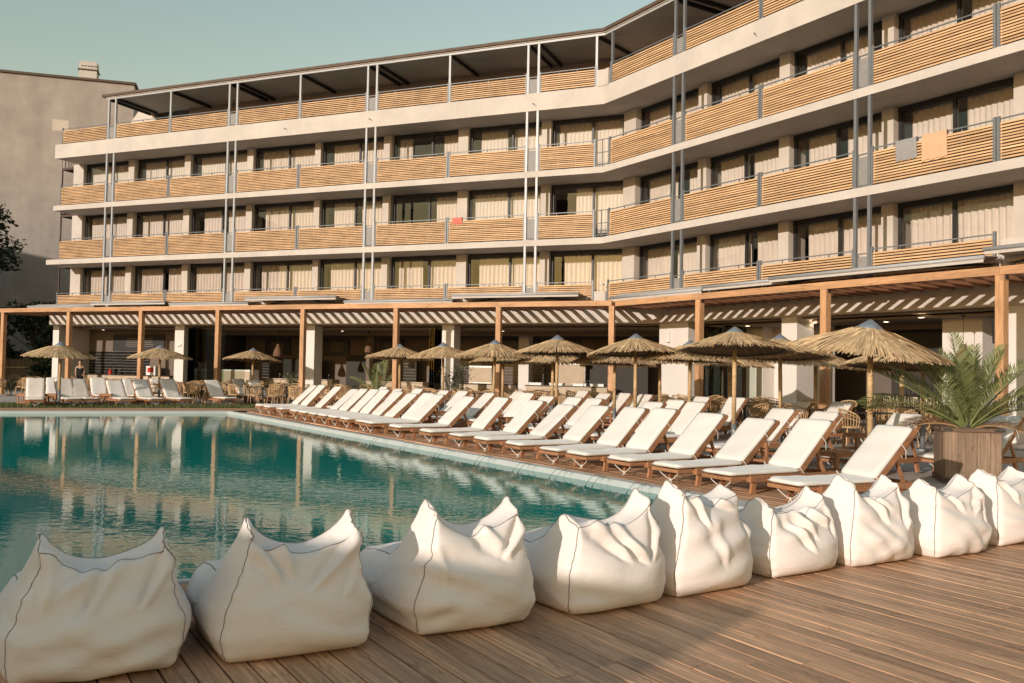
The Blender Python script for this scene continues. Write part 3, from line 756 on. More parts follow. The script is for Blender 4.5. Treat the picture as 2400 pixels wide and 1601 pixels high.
# folding glass doors beside the columns
for w, s0, k, lab in (('A', -20.9, 5, 'stacked glass folding doors right of the leftmost white column'), ('A', -7.75, 3, 'stacked glass folding doors left of the column with olive plants'),
                      ('B', 3.4, 6, 'stacked glass folding doors right of the wide white column')):
    p = wp(w, s0, .6 if w == 'A' else 2.0); t = thing('glass_door', lab, 'glass door', (p.x, p.y, -.03), ANG[w])
    for i in range(k):
        g = MB(); g.box(i * .10 + (.9 if i == k - 1 and w == 'B' else 0), i * .10 + .02 + (.9 if i == k - 1 and w == 'B' else 0), -.1, .75, .03, 3.35); obj('pane', g, t, m='glass_green')
    g = MB(); g.box(0, .45 if w == 'A' else 1.5, .2, .26, 0, .03); obj('track', g, t, m='steel')
    if k != 3: g = MB().quad((.5, .25, .05), (1.9, .25, .05), (1.9, .25, 3.3), (.5, .25, 3.3)) or MB(); gg = MB(); gg.quad((.5, .25, .05), (1.9, .25, .05), (1.9, .25, 3.3), (.5, .25, 3.3)); obj('pane', gg, t, m='glass_green')
# recessed downlights (lit in the photograph) and pendants
dl = MB().lathe([(.001, -.004), (.085, -.004), (.085, .0)], 12).mesh('lens', 'lamp'); dr = MB().lathe([(.085, -.006), (.11, -.006), (.11, .01)], 12).mesh('trim_ring', 'white')
k = 0
for w, pts in (('A', [(-27.5, 1.5), (-22.0, 2.7), (-21.6, 5), (-19.4, 5), (-15.6, 5), (-13.6, 2.7), (-13.2, 5), (-11.2, 5), (-9.3, 5), (-7.4, 5), (-5.3, 2.7), (-5.0, 5), (-3, 5.2), (-1, 5.0)]),
               ('B', [(-.5, 5), (2.2, 2.4), (3.0, 4.9), (5.4, 2.4), (6.2, 4.9), (8.5, 2.2), (10.4, 3.2), (12.4, 2.0), (13.4, 4.8), (15.2, 3.2), (10.2, 6.2)])):
    for s, y in pts:
        p = wp(w, s, y); t = thing('ceiling_light', 'small round lit downlight in the restaurant ceiling', 'ceiling light', (p.x, p.y, 3.293), 0, 'restaurant ceiling downlights')
        obj('lens', dl, t); obj('trim_ring', dr, t)
pend_l = {}
def pendant(w, s, y, z, label, big=1.0):
    p = wp(w, s, y); t = thing('pendant_lamp', label, 'pendant lamp', (p.x, p.y, z), 0, 'wicker pendant lamps')
    g = MB().lathe([(.05 * big, .50 * big), (.07 * big, .42 * big), (.16 * big, .25 * big), (.20 * big, .08 * big), (.19 * big, 0), (.18 * big, .0), (.19 * big, .08 * big), (.15 * big, .25 * big)], 14); obj('shade', g, t, m='wicker')
    obj('bulb', MB().lathe([(.001, .0), (.035, .03), (.035, .06), (.001, .10)], 10, (0, 0, .02)), t, m='bulb')
    obj('cord', MB().tube([(0, 0, .5 * big), (0, 0, 3.26 - z)], .008, 5), t, m='dark'); obj('ceiling_rose', MB().lathe([(.01, -.12), (.06, 0)], 10, (0, 0, 3.29 - z)), t, m='dark')
pendant('A', -17.2, 2.6, 2.05, 'wicker pendant lamp above the feathery green plant', 1.2)
pendant('A', -15.3, 3.0, 2.05, 'wicker pendant lamp left of the small potted palm'); pendant('A', -12.3, 3.0, 2.3, 'wicker pendant lamp behind the small potted palm')
pendant('A', -5.9, 3.0, 2.3, 'wicker pendant lamp between the two middle thatched parasols'); pendant('A', -2.8, 3.0, 2.3, 'wicker pendant lamp left of the bend column')
pendant('B', 5.0, 1.6, 2.3, 'wicker pendant lamp above the lit beige partition'); pendant('B', 10.6, 2.4, 2.3, 'wicker pendant lamp right of the square white column')
pendant('B', 13.9, 1.6, 1.75, 'large dark wicker pendant lamp beside the rightmost pergola post', 1.5)
# emergency light boxes on the columns
for w, s, z, lab in (('A', -21.28, 2.45, 'small white light box on the leftmost white column'), ('A', -6.78, 2.45, 'small white light box on the column with olive plants'), ('B', 2.3, 2.75, 'upright white light box on the wide bend column')):
    p = wp(w, s, .3 if w == 'A' else 1.5); t = thing('light_box', lab, 'wall light', (p.x, p.y, z), ANG[w])
    up_ = w == 'B'; obj('housing', MB().box(-.14 if not up_ else -.1, .14 if not up_ else .1, -.06, 0, 0, .08 if not up_ else .42), t, m='white'); obj('bracket', MB().box(-.05, .05, -.04, 0, -.03, -.001), t, m='steel')
# loudspeaker on the right column
p = wp('B', 14.86, 1.9); t = thing('loudspeaker', 'black wall loudspeaker right of the last pergola post', 'loudspeaker', (p.x, p.y, 2.5), ANG['B'])
b = MB(); b.v = [(-.16, -.3, 0), (.16, -.3, 0), (.16, 0, .1), (-.16, 0, .1), (-.16, -.34, .62), (.16, -.34, .62), (.16, 0, .62), (-.16, 0, .62)]
b.f = [(0, 3, 2, 1), (4, 5, 6, 7), (0, 1, 5, 4), (1, 2, 6, 5), (2, 3, 7, 6), (3, 0, 4, 7)]; obj('cabinet', b, t, m='dark'); obj('bracket', MB().box(-.03, .03, -.01, .05, .3, .4), t, m='steel')

# ------------------------------------------------------------------ pergola
PERG = thing('pergola', 'long timber pergola with square posts along the restaurant front', 'pergola', (wp('A', 1.24, -2.7).x, wp('A', 1.24, -2.7).y, 0))
PO = Vector(PERG.location[:2])
def pm_obj(name, L, sx, sy, p, z, w, vertical=False, m='pergola'):
    b = MB().box(0, L, -sx / 2, sx / 2, -sy / 2, sy / 2); q = p - PO
    rot = (0, -math.pi / 2, ANG[w]) if vertical else (0, 0, ANG[w])
    return obj(name, b, PERG, (q.x, q.y, z), rot=rot, m=m)
for t in (29.48, 25.12, 20.7, 16.37, 11.97, 7.57, 3.16, -1.24): pm_obj('post', 3.97, .19, .19, wp('A', -t, -2.7), -.03, 'A', True)
for s in (6.79, 11.68, 16.54, 21.4): pm_obj('post', 3.97, .20, .20, wp('B', s, -1.2), -.03, 'B', True)
prev = -31.0
for t in (20.7, 11.97, 3.16, -1.24):
    pm_obj('beam', -t - prev - .004, .17, .19, wp('A', prev, -2.7), 4.04, 'A'); prev = -t
prev = 2.20
for s in (6.79, 16.54, 22.0): pm_obj('beam', s - prev - .004, .17, .19, wp('B', prev, -1.2), 4.042, 'B'); prev = s
raft_me = {}
def rafter(w, s, L, y0):
    k = (w, round(L, 2))
    if k not in raft_me: raft_me[k] = MB().box(0, L, -.035, .035, -.075, .075).mesh('rafter', 'rafter')
    q = wp(w, s, y0) - PO; obj('rafter', raft_me[k], PERG, (q.x, q.y, 4.03), ANG[w] + math.pi / 2)
s = -30.8
while s < .75: rafter('A', s, 2.58, -2.61); s += .47
s = 2.5
while s < 21.5: rafter('B', s, 2.48, -1.11); s += .47
for s, L in ((1.0, 2.5), (1.47, 2.1), (1.94, 1.5)): rafter('A', s, L, -L - .02)
# steel brackets where post meets beam
for w, s, y in [('A', -t, -2.7) for t in (29.48, 25.12, 20.7, 16.37, 11.97, 7.57, 3.16)] + [('B', s, -1.2) for s in (6.79, 11.68, 16.54)]:
    q = wp(w, s + .125, y) - PO; obj('bracket', MB().box(-.012, .012, -.05, .05, -.09, .0), PERG, (q.x, q.y, 3.935), ANG[w], m='iron')

# ------------------------------------------------------------------ awnings (nearly wound in)
AW = [('A', -30.3, -25.7, .75, .02, 'leftmost pale awning above the pergola'), ('A', -25.6, -20.9, 1.1, .14, 'awning with dark arms, second from the left end'), ('A', -20.8, -16.2, .95, .05, 'pale wound-in awning, third from the left end'),
      ('A', -16.1, -11.3, 1.35, .22, 'lifted awning with crossed arms, fourth from the left end'), ('A', -11.2, -6.0, .9, .04, 'pale awning left of the bend, second before it'), ('A', -5.9, -.5, 1.25, .20, 'lifted awning with crossed arms just left of the bend'),
      ('B', 1.3, 6.2, .55, .0, 'pale awning just right of the bend'), ('B', 6.3, 9.9, .62, .06, 'pale awning in the middle of the right wing'), ('B', 9.3, 15.9, .80, .10, 'wide pale awning above the rightmost full pergola bay'),
      ('B', 16.0, 22.0, 1.0, .25, 'awning at the right edge of the picture')]
for w, s0, s1, ext, lift, lab in AW:
    p = wp(w, s0, 0); t = thing('awning', lab, 'awning', (p.x, p.y, 4.28), ANG[w], 'awnings above the pergola'); L = s1 - s0
    obj('cassette', MB().box(0, L, -.16, -.03, .10, .24), t, m='awning')
    f = MB(); f.v = [(.02, -.16, .23), (L - .02, -.16, .23), (L - .02, -ext, .10 + lift), (.02, -ext, .10 + lift)]; f.f = [(0, 3, 2, 1)]; obj('fabric', f, t, m='awning')
    g = MB(); g.tube([(0, -ext, .07 + lift), (L, -ext, .07 + lift)], .055, 8); obj('front_bar', g, t, m='steel_light', smooth=True)
    obj('valance', MB().box(.02, L - .02, -ext - .012, -ext - .004, -.05 + lift, .03 + lift), t, m='awning')
    for x, d in ((.25, 1), (L - .25, -1)):
        g = MB(); e = (x + d * min(1.4, L * .4), -ext * .45, .06 + lift * .5); g.bar((x, -.10, .08), e, .05, .05); g.bar(e, (x + d * .1, -ext + .03, .05 + lift), .045, .045); obj('folding_arm', g, t, m='dark')
    for x in (.15, L - .15): obj('wall_bracket', MB().box(x - .04, x + .04, -.12, .0, -.04, .098), t, m='steel')

# ------------------------------------------------------------------ towels on the railings
def towel(w, s0, wd, hgt, lv, m, label, sag=.0):
    p = wp(w, s0, .04); t = MB(); n = 8; hb = .45
    for k in range(n + 1):
        x = wd * k / n; wv = .012 * math.sin(k * 1.7); yb = hgt + (.03 * math.sin(k * 2.1 + s0))
        t.v += [(x, -.012 + wv, -yb), (x, -.02 + wv * .5, -hgt * .5), (x, -.025, 0.0), (x, 0.03, .012), (x, .075, 0), (x, .09 + wv, -hb)]
        if k:
            i = len(t.v) - 12
            for q in range(5): t.f.append((i + q, i + 6 + q, i + 7 + q, i + 1 + q))
    tag(obj('towel', t, None, (p.x, p.y, LV[lv] + 1.075), ANG[w], m=m, smooth=True), label, 'towel')
towel('B', 12.95, .62, .55, 2, 'towel_grey', 'grey towel hung over the right wing balcony railing')
towel('B', 13.72, .70, .68, 2, 'towel_orange', 'pale orange towel hung over the right wing balcony railing')
towel('A', -6.55, .45, .27, 2, 'towel_red', 'small red towel hung on the left wing balcony railing')

# ------------------------------------------------------------------ thatched parasols
def thatch(seed):
    r = random.Random(seed); b = MB(); R = 1.17; drop = .41
    def h(q): return -drop * (max(q, .01) / R) ** .93 - .03 * max(0, q - 1.0) * 3
    def strand(a, r0, r1, w, lift, da, sh, droop=0.0):
        i = len(b.v)
        for k, f in enumerate((0, .35, .7, 1.0)):
            q = r0 + (r1 - r0) * f; aa = a + da * f; z = h(q) + lift * (1 - .4 * f) - droop * f * f
            ww = w * (.55, 1, .9, .35)[k]; c, s = math.cos(aa), math.sin(aa)
            b.v += [(q * c - s * ww / 2, q * s + c * ww / 2, z), (q * c + s * ww / 2, q * s - c * ww / 2, z + r.uniform(-.008, .012))]; b.sh += [sh, sh]
        for k in range(3): j = i + 2 * k; b.f.append((j, j + 1, j + 3, j + 2))
    for cnt, r0, r1, w in ((520, .62, 1.20, .034), (420, .34, .95, .034), (300, .06, .62, .036)):
        for k in range(cnt):
            a = r.uniform(0, 2 * math.pi)
            strand(a, r0 + r.uniform(-.1, .08), r1 + r.gauss(0, .018), w * r.uniform(.6, 1.4), r.uniform(.0, .03), r.gauss(0, .03), min(1, max(0, r.gauss(.5, .24))), r.uniform(0, .03))
    for k in range(170):      # ragged fringe
        a = r.uniform(0, 2 * math.pi); strand(a, 1.02, 1.17 + r.uniform(.0, .06), r.uniform(.012, .03), -.01, r.gauss(0, .05), min(1, max(0, r.gauss(.45, .3))), r.uniform(.0, .04))
    for k in range(8):
        a = r.uniform(0, 2 * math.pi); strand(a, .35, .7 + r.uniform(0, .4), .012, .035, r.gauss(0, .2), .8)
    me = b.mesh('thatch', 'straw'); return me
TH = [thatch(1), thatch(2)]
lin = MB(); 
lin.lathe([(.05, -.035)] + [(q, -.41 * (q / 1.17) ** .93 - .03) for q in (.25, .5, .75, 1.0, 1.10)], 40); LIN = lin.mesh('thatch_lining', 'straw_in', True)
rg = MB(); pts = [(0.97 * math.cos(a), .97 * math.sin(a), -.40) for a in [2 * math.pi * k / 40 for k in range(41)]]; rg.tube(pts, .012, 5, False); RING = rg.mesh('hoop', 'dark')
sp = MB()
for k in range(8): a = math.pi * k / 4 + .2; sp.tube([(0.03 * math.cos(a), .03 * math.sin(a), -.09), (.99 * math.cos(a), .99 * math.sin(a), -.385)], .011, 5)
SPOKE = sp.mesh('spokes', 'bamboo')
CAPM = MB().lathe([(.001, .085), (.03, .075), (.20, -.05), (.20, -.06)], 18).mesh('cap', 'cap', True)
def parasol(x, y, H, label, tilt, scale=1.0, variant=0, lean=(0, 0)):
    t = thing('thatched_parasol', label, 'parasol', (x, y, -.04), 0, 'thatched parasols around the pool')
    c = obj('canopy', TH[variant], t, (lean[0], lean[1], H + .02), rot=(tilt[0], tilt[1], rnd.uniform(0, 6.28))); c.scale = (scale,) * 3
    m_ = Matrix.Rotation(-tilt[0], 4, 'X') @ Matrix.Rotation(tilt[1], 4, 'Y') @ Matrix.Rotation(rnd.uniform(0, 6.28), 4, 'Z'); c.rotation_euler = m_.to_euler()
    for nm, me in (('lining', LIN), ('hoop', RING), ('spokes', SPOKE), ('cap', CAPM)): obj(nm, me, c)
    g = MB(); g.tube([(0, 0, .5), (lean[0] * .5, lean[1] * .5, H * .55), (lean[0], lean[1], H - .05)], [.047, .046, .043], 9); obj('pole', g, t, m='bamboo', smooth=True)
    obj('sleeve', MB().tube([(0, 0, 0), (0, 0, .62)], .052, 10), t, m='steel', smooth=True); obj('base_plate', MB().lathe([(.001, .045), (.2, .045), (.21, 0)], 16), t, m='steel')
def from_px(px, Y): return ((px - 1200) / 2097.5 * Y, Y)
D = math.radians
PAR = [(2041, 14.3, 2.44, (D(-5), D(5)), 1.04, 'nearest thatched parasol, left of the big potted palm'), (1722, 18.3, 2.50, (D(5.5), D(1)), 1.0, 'large thatched parasol showing its dark hoop, second nearest'),
       (1832, 20.5, 2.46, (D(5), D(2.5)), 1.0, 'thatched parasol just right of the second nearest one'), (1491, 22.0, 2.48, (D(3.5), D(-1)), 1.0, 'thatched parasol in front of the wide bend column'),
       (1306, 24.3, 2.5, (D(2), D(0)), 1.0, 'thatched parasol left of the bend with sharp tip'), (1158, 27.3, 2.44, (D(0), D(1)), 1.02, 'thatched parasol right of the olive plants'),
       (1041, 30.5, 2.42, (D(-1), D(-1)), 1.0, 'thatched parasol in front of the middle white column'), (939, 33.5, 2.42, (D(2), D(1)), 1.05, 'thatched parasol beside the small potted palm'),
       (1180, 30.0, 2.26, (D(2), 0), .95, 'low thatched parasol half hidden right of the olive plants'), (1296, 27.5, 2.28, (D(1), 0), 1.0, 'low thatched parasol hidden behind the sharp-tipped one'),
       (1442, 25.0, 2.26, (D(2), D(2)), 1.0, 'low thatched parasol hidden left of the bend column'), (1549, 25.5, 2.3, (D(0), D(-2)), .98, 'low thatched parasol in front of the glass folding doors'),
       (1617, 22.0, 2.34, (D(1), D(2)), 1.0, 'low thatched parasol by the second right-wing post'), (1712, 24.5, 2.26, (0, D(1)), .98, 'low thatched parasol hidden behind the second nearest one'),
       (1915, 22.5, 2.30, (D(-2), D(3)), 1.0, 'low thatched parasol between square column and third post'), (2112, 18.0, 2.24, (D(4), D(3)), 1.0, 'thatched parasol half hidden behind the nearest one'),
       (2164, 20.0, 2.2, (D(0), D(2)), .95, 'low thatched parasol behind the big potted palm'),
       ]
for k, (px, Y, H, tl_, sc, lab) in enumerate(PAR):
    x, y = from_px(px, Y); parasol(x, y, H, lab, tl_, sc, k % 2, (rnd.uniform(-.04, .04), rnd.uniform(-.03, .03)))
for (x, y, H, tl_, lab, k) in ((-16.08, 31.9, 2.24, (D(-1.5), D(2.5)), 'thatched parasol at the far left of the pool', 0), (-14.1, 35.9, 2.27, (D(-1), D(1)), 'second thatched parasol from the left', 1), (-11.15, 38.6, 2.27, (D(3), D(1)), 'third thatched parasol from the left, beyond the pool corner', 0)):
    parasol(x, y, H, lab, tl_, 1.02, k)

# ------------------------------------------------------------------ sun loungers
def rounded_pad(L, W, T, nx=22, ny=9, seed=0, taper=0.0):
    """cushion with soft edges and a slightly uneven top; x along, z up from 0"""
    r = random.Random(seed); b = MB(); ph = [r.uniform(0, 6) for _ in range(4)]
    def e(t, n): return 1 - abs(t) ** n
    idx = {}
    for side in (0, 1):
        for i in range(nx + 1):
            for j in range(ny + 1):
                u = -1 + 2 * i / nx; v = -1 + 2 * j / ny
                uu = math.copysign(abs(u) ** .8, u); vv = math.copysign(abs(v) ** .8, v)
                edge = (max(0, 1 - abs(uu) ** 22)) ** .5 * (max(0, 1 - abs(vv) ** 14)) ** .5
                rx = 1 - .025 * (abs(vv) ** 8); ry = 1 - .035 * (abs(uu) ** 18)
                x = L / 2 + uu * rx * L / 2; y = vv * ry * W / 2 * (1 - taper * (1 - (uu + 1) / 2))
                z = T / 2 + (1 if side else -1) * edge * T / 2
                if side: z += edge * (.006 * math.sin(x * 5 + ph[0]) + .005 * math.sin(y * 9 + ph[1] + x * 2) + .003 * math.sin(x * 17 + y * 6 + ph[2]))
                border = i in (0, nx) or j in (0, ny)
                if side and border: idx[1, i, j] = idx[0, i, j]; continue
                idx[side, i, j] = len(b.v); b.v.append((x, y, z))
        for i in range(nx):
            for j in range(ny):
                q = (idx[side, i, j], idx[side, i + 1, j], idx[side, i + 1, j + 1], idx[side, i, j + 1])
                b.f.append(q if side else q[::-1])
    return b
PIV = 1.27; BL = .93
LW = .64
def lounger_proto(BACK_A, sd):
    t = thing('sun_lounger', '', 'sun lounger', (0, 0, 0)); W = LW / 2; Z = .255
    f = MB()
    for sy in (-1, 1): f.box(.30, 2.06, sy * W - .02, sy * W + .02, Z - .09, Z - .01)
    for x in (.31, .80, 1.25, 2.03): f.box(x - .02, x + .02, -W + .021, W - .021, Z - .085, Z - .025)
    for k in range(8): f.box(.36 + k * .105, .42 + k * .105, -W + .021, W - .021, Z - .024, Z - .01)
    f.box(.0, .30, -.28, -.24, Z - .065, Z - .017); f.box(.0, .30, .24, .28, Z - .065, Z - .017); f.box(.0, .04, -.239, .239, Z - .065, Z - .02)
    obj('frame', f, t, m='teak')
    for x, dx in ((.42, -.05), (1.72, .05)):
        for sy in (-1, 1):
            g = MB().bar((x, sy * (W - .045), Z - .03), (x + dx, sy * (W - .03), 0), .04, .075, (1, 0, 0)); obj('leg', g, t, m='teak')
    c, s = math.cos(BACK_A), math.sin(BACK_A); g = MB()
    for sy in (-1, 1): g.bar((PIV, sy * (W - .03), Z), (PIV + c * (BL + .03), sy * (W - .03), Z + s * (BL + .03)), .035, .07, (-s, 0, c))
    for k in range(8):
        d = .06 + k * .118; g.bar((PIV + c * d, -W + .05, Z + s * d), (PIV + c * d, W - .05, Z + s * d), .05, .02, (-s, 0, c))
    d = BL + .02; g.bar((PIV + c * d, -W + .01, Z + s * d), (PIV + c * d, W - .01, Z + s * d), .06, .045, (-s, 0, c))
    obj('backrest_frame', g, t, m='teak'); g = MB()
    for sy in (-1, 1): g.bar((PIV + c * .55, sy * (W - .12), Z + s * .55 - .03), (PIV + c * .55 + .20, sy * (W - .12), Z - .05), .03, .045, (1, 0, 0))
    obj('back_strut', g, t, m='teak')
    obj('seat_cushion', rounded_pad(PIV + .05, LW + .0, .062, seed=sd, taper=.06), t, (-.015, 0, Z - .008), m='cushion', smooth=True)
    bc = rounded_pad(BL + .02, LW - .02, .058, nx=18, seed=sd + 7); obj('back_cushion', bc, t, (PIV - s * .035 + .015, 0, Z + c * .03 + .005), rot=(0, -BACK_A, 0), m='cushion', smooth=True)
    g = MB(); yy = .26; q = Z - .02
    g.tube([(.06, -yy, q), (.09, -.16, q - .09), (.11, -.05, q - .155), (.115, 0, q - .165), (.11, .05, q - .155), (.09, .16, q - .09), (.06, yy, q)], .0065, 5)
    g.tube([(.115, 0, q - .165), (.12, .02, q - .2), (.11, .035, q - .215)], .006, 5); g.tube([(.115, 0, q - .165), (.115, -.03, q - .2)], .006, 5); g.lathe([(.001, .018), (.018, 0), (.001, -.018)], 6, (.115, 0, q - .163)); obj('foot_tie', g, t, m='rope', smooth=True)
    g = MB()
    for dd, k in ((.62, 0), (.02, 1)):
        px_, pz = PIV + c * dd, Z + s * dd
        g.tube([(px_ - s * .1, -W + .0, pz + c * .10), (px_ - s * .02, -W - .012, pz + c * .02), (px_ + .03, -W - .008, pz - .035), (px_ + .03, -W - .004, pz - .13)], .006, 5)
        g.tube([(px_ - s * .1, W - .0, pz + c * .10), (px_, W + .01, pz), (px_ + .02, W + .004, pz - .05)], .006, 5)
    obj('back_tie', g, t, m='rope', smooth=True)['kind'] = 'stuff'
    b2 = MB()
    for sy in (-1, 1):
        for x in (.405, .46, 1.70): b2.box(x - .012, x + .012, sy * (W + .021) - .003, sy * (W + .021) + .003, Z - .066, Z - .042)
    obj('bolts', b2, t, m='steel')['kind'] = 'stuff'
    return t
LPS = [lounger_proto(D(a_), k_ * 3 + 1) for k_, a_ in enumerate((43, 40, 46, 44))]; lp_used = [False] * 4; lp_n = [0]
def lounger(x, y, ang, label, group, sc=1.0):
    # x, y: middle of the two foot-end legs
    off = .37; c, s = math.cos(ang), math.sin(ang); loc = (x - c * off, y - s * off, 0)
    k = (0, 3, 1, 0, 2, 3, 0, 1, 3, 2, 0)[lp_n[0] % 11]; lp_n[0] += 1
    if not lp_used[k]:
        lp_used[k] = True; LPS[k].location = loc; LPS[k].rotation_euler = (0, 0, ang); LPS[k]['label'] = label; LPS[k]['group'] = group; return LPS[k]
    return copy_tree(LPS[k], loc, ang, label, group)
FR = [(3.70, 11.22, 26), (3.08, 12.2, 30), (2.52, 13.0, 32), (1.96, 13.83, 32), (1.37, 14.62, 32), (.95, 15.3, 33), (.36, 16.26, 30), (-.26, 17.31, 29), (-.8, 18.15, 29), (-1.49, 19.12, 31), (-2.32, 20.4, 32), (-3.13, 21.65, 31)]
FR += [(pp(a, .88).x, pp(a, .88).y, 31.5 + d) for a, d in ((10.85, 1), (9.75, 0), (8.9, -1), (8.1, 1), (7.3, 0), (6.45, 1), (5.65, 0), (4.3, -1), (2.95, 1), (2.0, 0))]
for k, (x, y, a) in enumerate(FR):
    lounger(x, y, D(a), 'cream-cushioned teak sun lounger, %s from the near end of the poolside front row' % ORD[k], 'loungers in the poolside front row')
# further rows behind: top right corner of each backrest was measured
def gz(px, py, z):
    d = _f + _rt * ((px - 1200) / 2097.5) - _up * ((py - 800.5) / 2097.5); t = (z - CAM_H) / d.z; return Vector((d.x * t, d.y * t))
OT = [(2251, 976), (2397, 985), (2167, 982), (2077, 968), (1967, 971), (1939, 962), (1866, 967), (2001, 951), (1902, 945), (1752, 941), (1660, 954), (1609, 946), (1667, 937), (1558, 950), (1512, 940), (1470, 944), (1606, 935), (1532, 930),
      (1415, 941), (1367, 938), (1482, 928), (1432, 925), (1384, 923), (1300, 932), (1257, 930), (1219, 931.5), (1231, 922.5), (1162, 927), (1180, 922), (1101, 923), (1055, 920.5), (995, 917), (943, 914), (911, 911.5)]
rows = []
for px, py in OT:
    g = gz(px, py, .885); a = D(31.5) + rnd.uniform(-.05, .05); c, s = math.cos(a), math.sin(a)
    fx = g - Vector((c, s)) * (PIV + math.cos(D(43)) * BL - .37) - Vector((s, -c)) * (LW / 2 - .03)
    q = fx - PC; rows.append((q.dot(UV), q.dot(RV), fx, a))
taken = []
for u, al, fx, a in sorted(rows, key=lambda q: -q[1]):
    if all(abs(al - al2) > .62 or abs(u - u2) > 1.9 for u2, al2, _, _ in taken): taken.append((u, al, fx, a))
cnt = {2: 0, 3: 0}
for u, al, fx, a in taken:
    r_ = 2 if u < 5.2 else 3; n_ = cnt[r_]; cnt[r_] += 1
    lounger(fx.x, fx.y, a, 'cream-cushioned teak sun lounger, %s from the palm end in the %s row' % (ORD[n_], 'second' if r_ == 2 else 'third'), 'loungers in the second row' if r_ == 2 else 'loungers in the third row')
# the row across the far end of the pool, feet to the water
FAR = [(82, 953.5, -62), (168, 952, -52), (208, 951.5, -48), (292, 951.5, -52), (360, 951.5, -48), (428, 951, -46), (532, 949, -48)]
for k, (px, py, a) in enumerate(FAR):
    g = gz(px, py, 0); lounger(g.x, g.y, D(a) + math.pi, 'cream-cushioned teak sun lounger, %s from the left in the far row' % ORD[k], 'loungers in the far row')
FAR2 = [(128, 944, -62), (240, 943, -58), (322, 943, -56), (392, 942.5, -52), (602, 944, -40), (640, 946.5, -42)]
for k, (px, py, a) in enumerate(FAR2):
    g = gz(px, py, 0); lounger(g.x, g.y, D(a) + math.pi, 'cream-cushioned teak sun lounger, %s from the left behind the far row' % ORD[k], 'loungers behind the far row')

# side tables
def side_table_proto():
    t = thing('side_table', '', 'side table'); a = .21; h = .42
    g = MB()
    for k in range(5): y0 = -a + k * (2 * a / 5); g.box(-a, a, y0 + .004, y0 + 2 * a / 5 - .004, h - .028, h)
    obj('table_top', g, t, m='teak')
    for sx in (-1, 1):
        for sy in (-1, 1): obj('leg', MB().box(sx * (a - .02) - .02, sx * (a - .02) + .02, sy * (a - .02) - .02, sy * (a - .02) + .02, 0, h - .03), t, m='teak')
    g = MB()
    for z0, z1 in ((h - .085, h - .032), (.09, .13)):
        g.box(-a + .041, a - .041, -a + .01, -a + .03, z0, z1); g.box(-a + .041, a - .041, a - .03, a - .01, z0, z1); g.box(-a + .01, -a + .03, -a + .041, a - .041, z0, z1); g.box(a - .03, a - .01, -a + .041, a - .041, z0, z1)
        obj('apron' if z1 > .2 else 'stretcher', g, t, m='teak'); g = MB()
    return t
ST = side_table_proto(); st_used = [False]
STL = [(1960, 1120, 28, 'teak side table between the two nearest front-row loungers'), (1796, 1093, 30, 'teak side table beside the third front-row lounger'), (1195, 1018, 31, 'teak side table beside the ninth front-row lounger'), (1032, 1000, 31, 'teak side table beside the eleventh front-row lounger'),
       (2010, 1063, 31, 'teak side table in the second row nearest the palm'), (1435, 1004, 31, 'teak side table in the second row below the bend column'), (1122, 978, 31, 'teak side table in the second row behind the tenth front-row lounger'), (868, 972, 31, 'teak side table far along the front row'), (748, 961, 31, 'small dark side table near the far end of the front row'),
       (2240, 1052, 31, 'teak side table left of the big planter'), (1860, 1022, 31, 'teak side table under the second nearest parasols'), (121, 950, 5, 'teak side table left of the second far-row lounger'), (250, 949, 5, 'teak side table in the middle of the far row'), (330, 948, 5, 'teak side table right of the fifth far-row lounger'), (60, 950, 5, 'dark side table at the far left of the far row'), (925, 985, 31, 'teak side table beside the thirteenth front-row lounger')]
for k, (px, py, a, lab) in enumerate(STL):
    g = gz(px, py, 0)
    if not st_used[0]: st_used[0] = True; ST.location = (g.x, g.y, 0); ST.rotation_euler = (0, 0, D(a)); ST['label'] = lab; ST['group'] = 'teak side tables'
    else: copy_tree(ST, (g.x, g.y, 0), D(a), lab, 'teak side tables')

# ------------------------------------------------------------------ restaurant chairs and tables
def chair_proto():
    t = thing('rattan_chair', '', 'chair'); g = MB()
    for sx, sy in ((-1, -1), (1, -1), (-1, 1), (1, 1)): obj('leg', MB().tube([(sx * .21, sy * .2, .40), (sx * .25, sy * .25, 0)], .013, 5), t, m='rattan')
    s = MB(); s.lathe([(.001, .44), (.24, .44), (.265, .42), (.26, .40), (.001, .40)], 14); obj('seat', s, t, m='rattan')
    R_ = .29
    hoop = MB(); n = 15; top = []
    for k in range(n):
        a = math.pi * (-.08 + 1.16 * k / (n - 1)); hgt = .64 + .20 * math.sin(math.pi * k / (n - 1)) ** .7
        top.append((R_ * math.cos(a), R_ * .95 * math.sin(a) - .0, hgt))
    hoop.tube(top, .016, 5)
    mid = [(x * .95, y * .95, .42 + (z - .42) * .55) for x, y, z in top]; hoop.tube(mid, .009, 4)
    mid2 = [(x * .97, y * .97, .42 + (z - .42) * .8) for x, y, z in top]; hoop.tube(mid2, .009, 4)
    obj('back_hoop', hoop, t, m='rattan')
    w = MB()
    for k in range(n):
        x, y, z = top[k]; w.tube([(x * .86, y * .86, .42), (x, y, z)], .011, 4)
    obj('woven_back', w, t, m='rattan'); return t
CH = chair_proto(); ch_used = [False]
def chair(x, y, a, label, group):
    if not ch_used[0]: ch_used[0] = True; CH.location = (x, y, -.03); CH.rotation_euler = (0, 0, a); CH['label'] = label; CH['group'] = group
    else: copy_tree(CH, (x, y, -.03), a, label, group)
def table_proto():
    t = thing('restaurant_table', '', 'table'); obj('table_top', MB().box(-.36, .36, -.36, .36, .73, .755), t, m='tabletop')
    obj('column', MB().tube([(0, 0, .03), (0, 0, .73)], .03, 8), t, m='dark'); g = MB(); g.box(-.26, .26, -.03, .03, .001, .03); g.box(-.03, .03, -.26, .26, .002, .031); obj('foot', g, t, m='dark'); return t
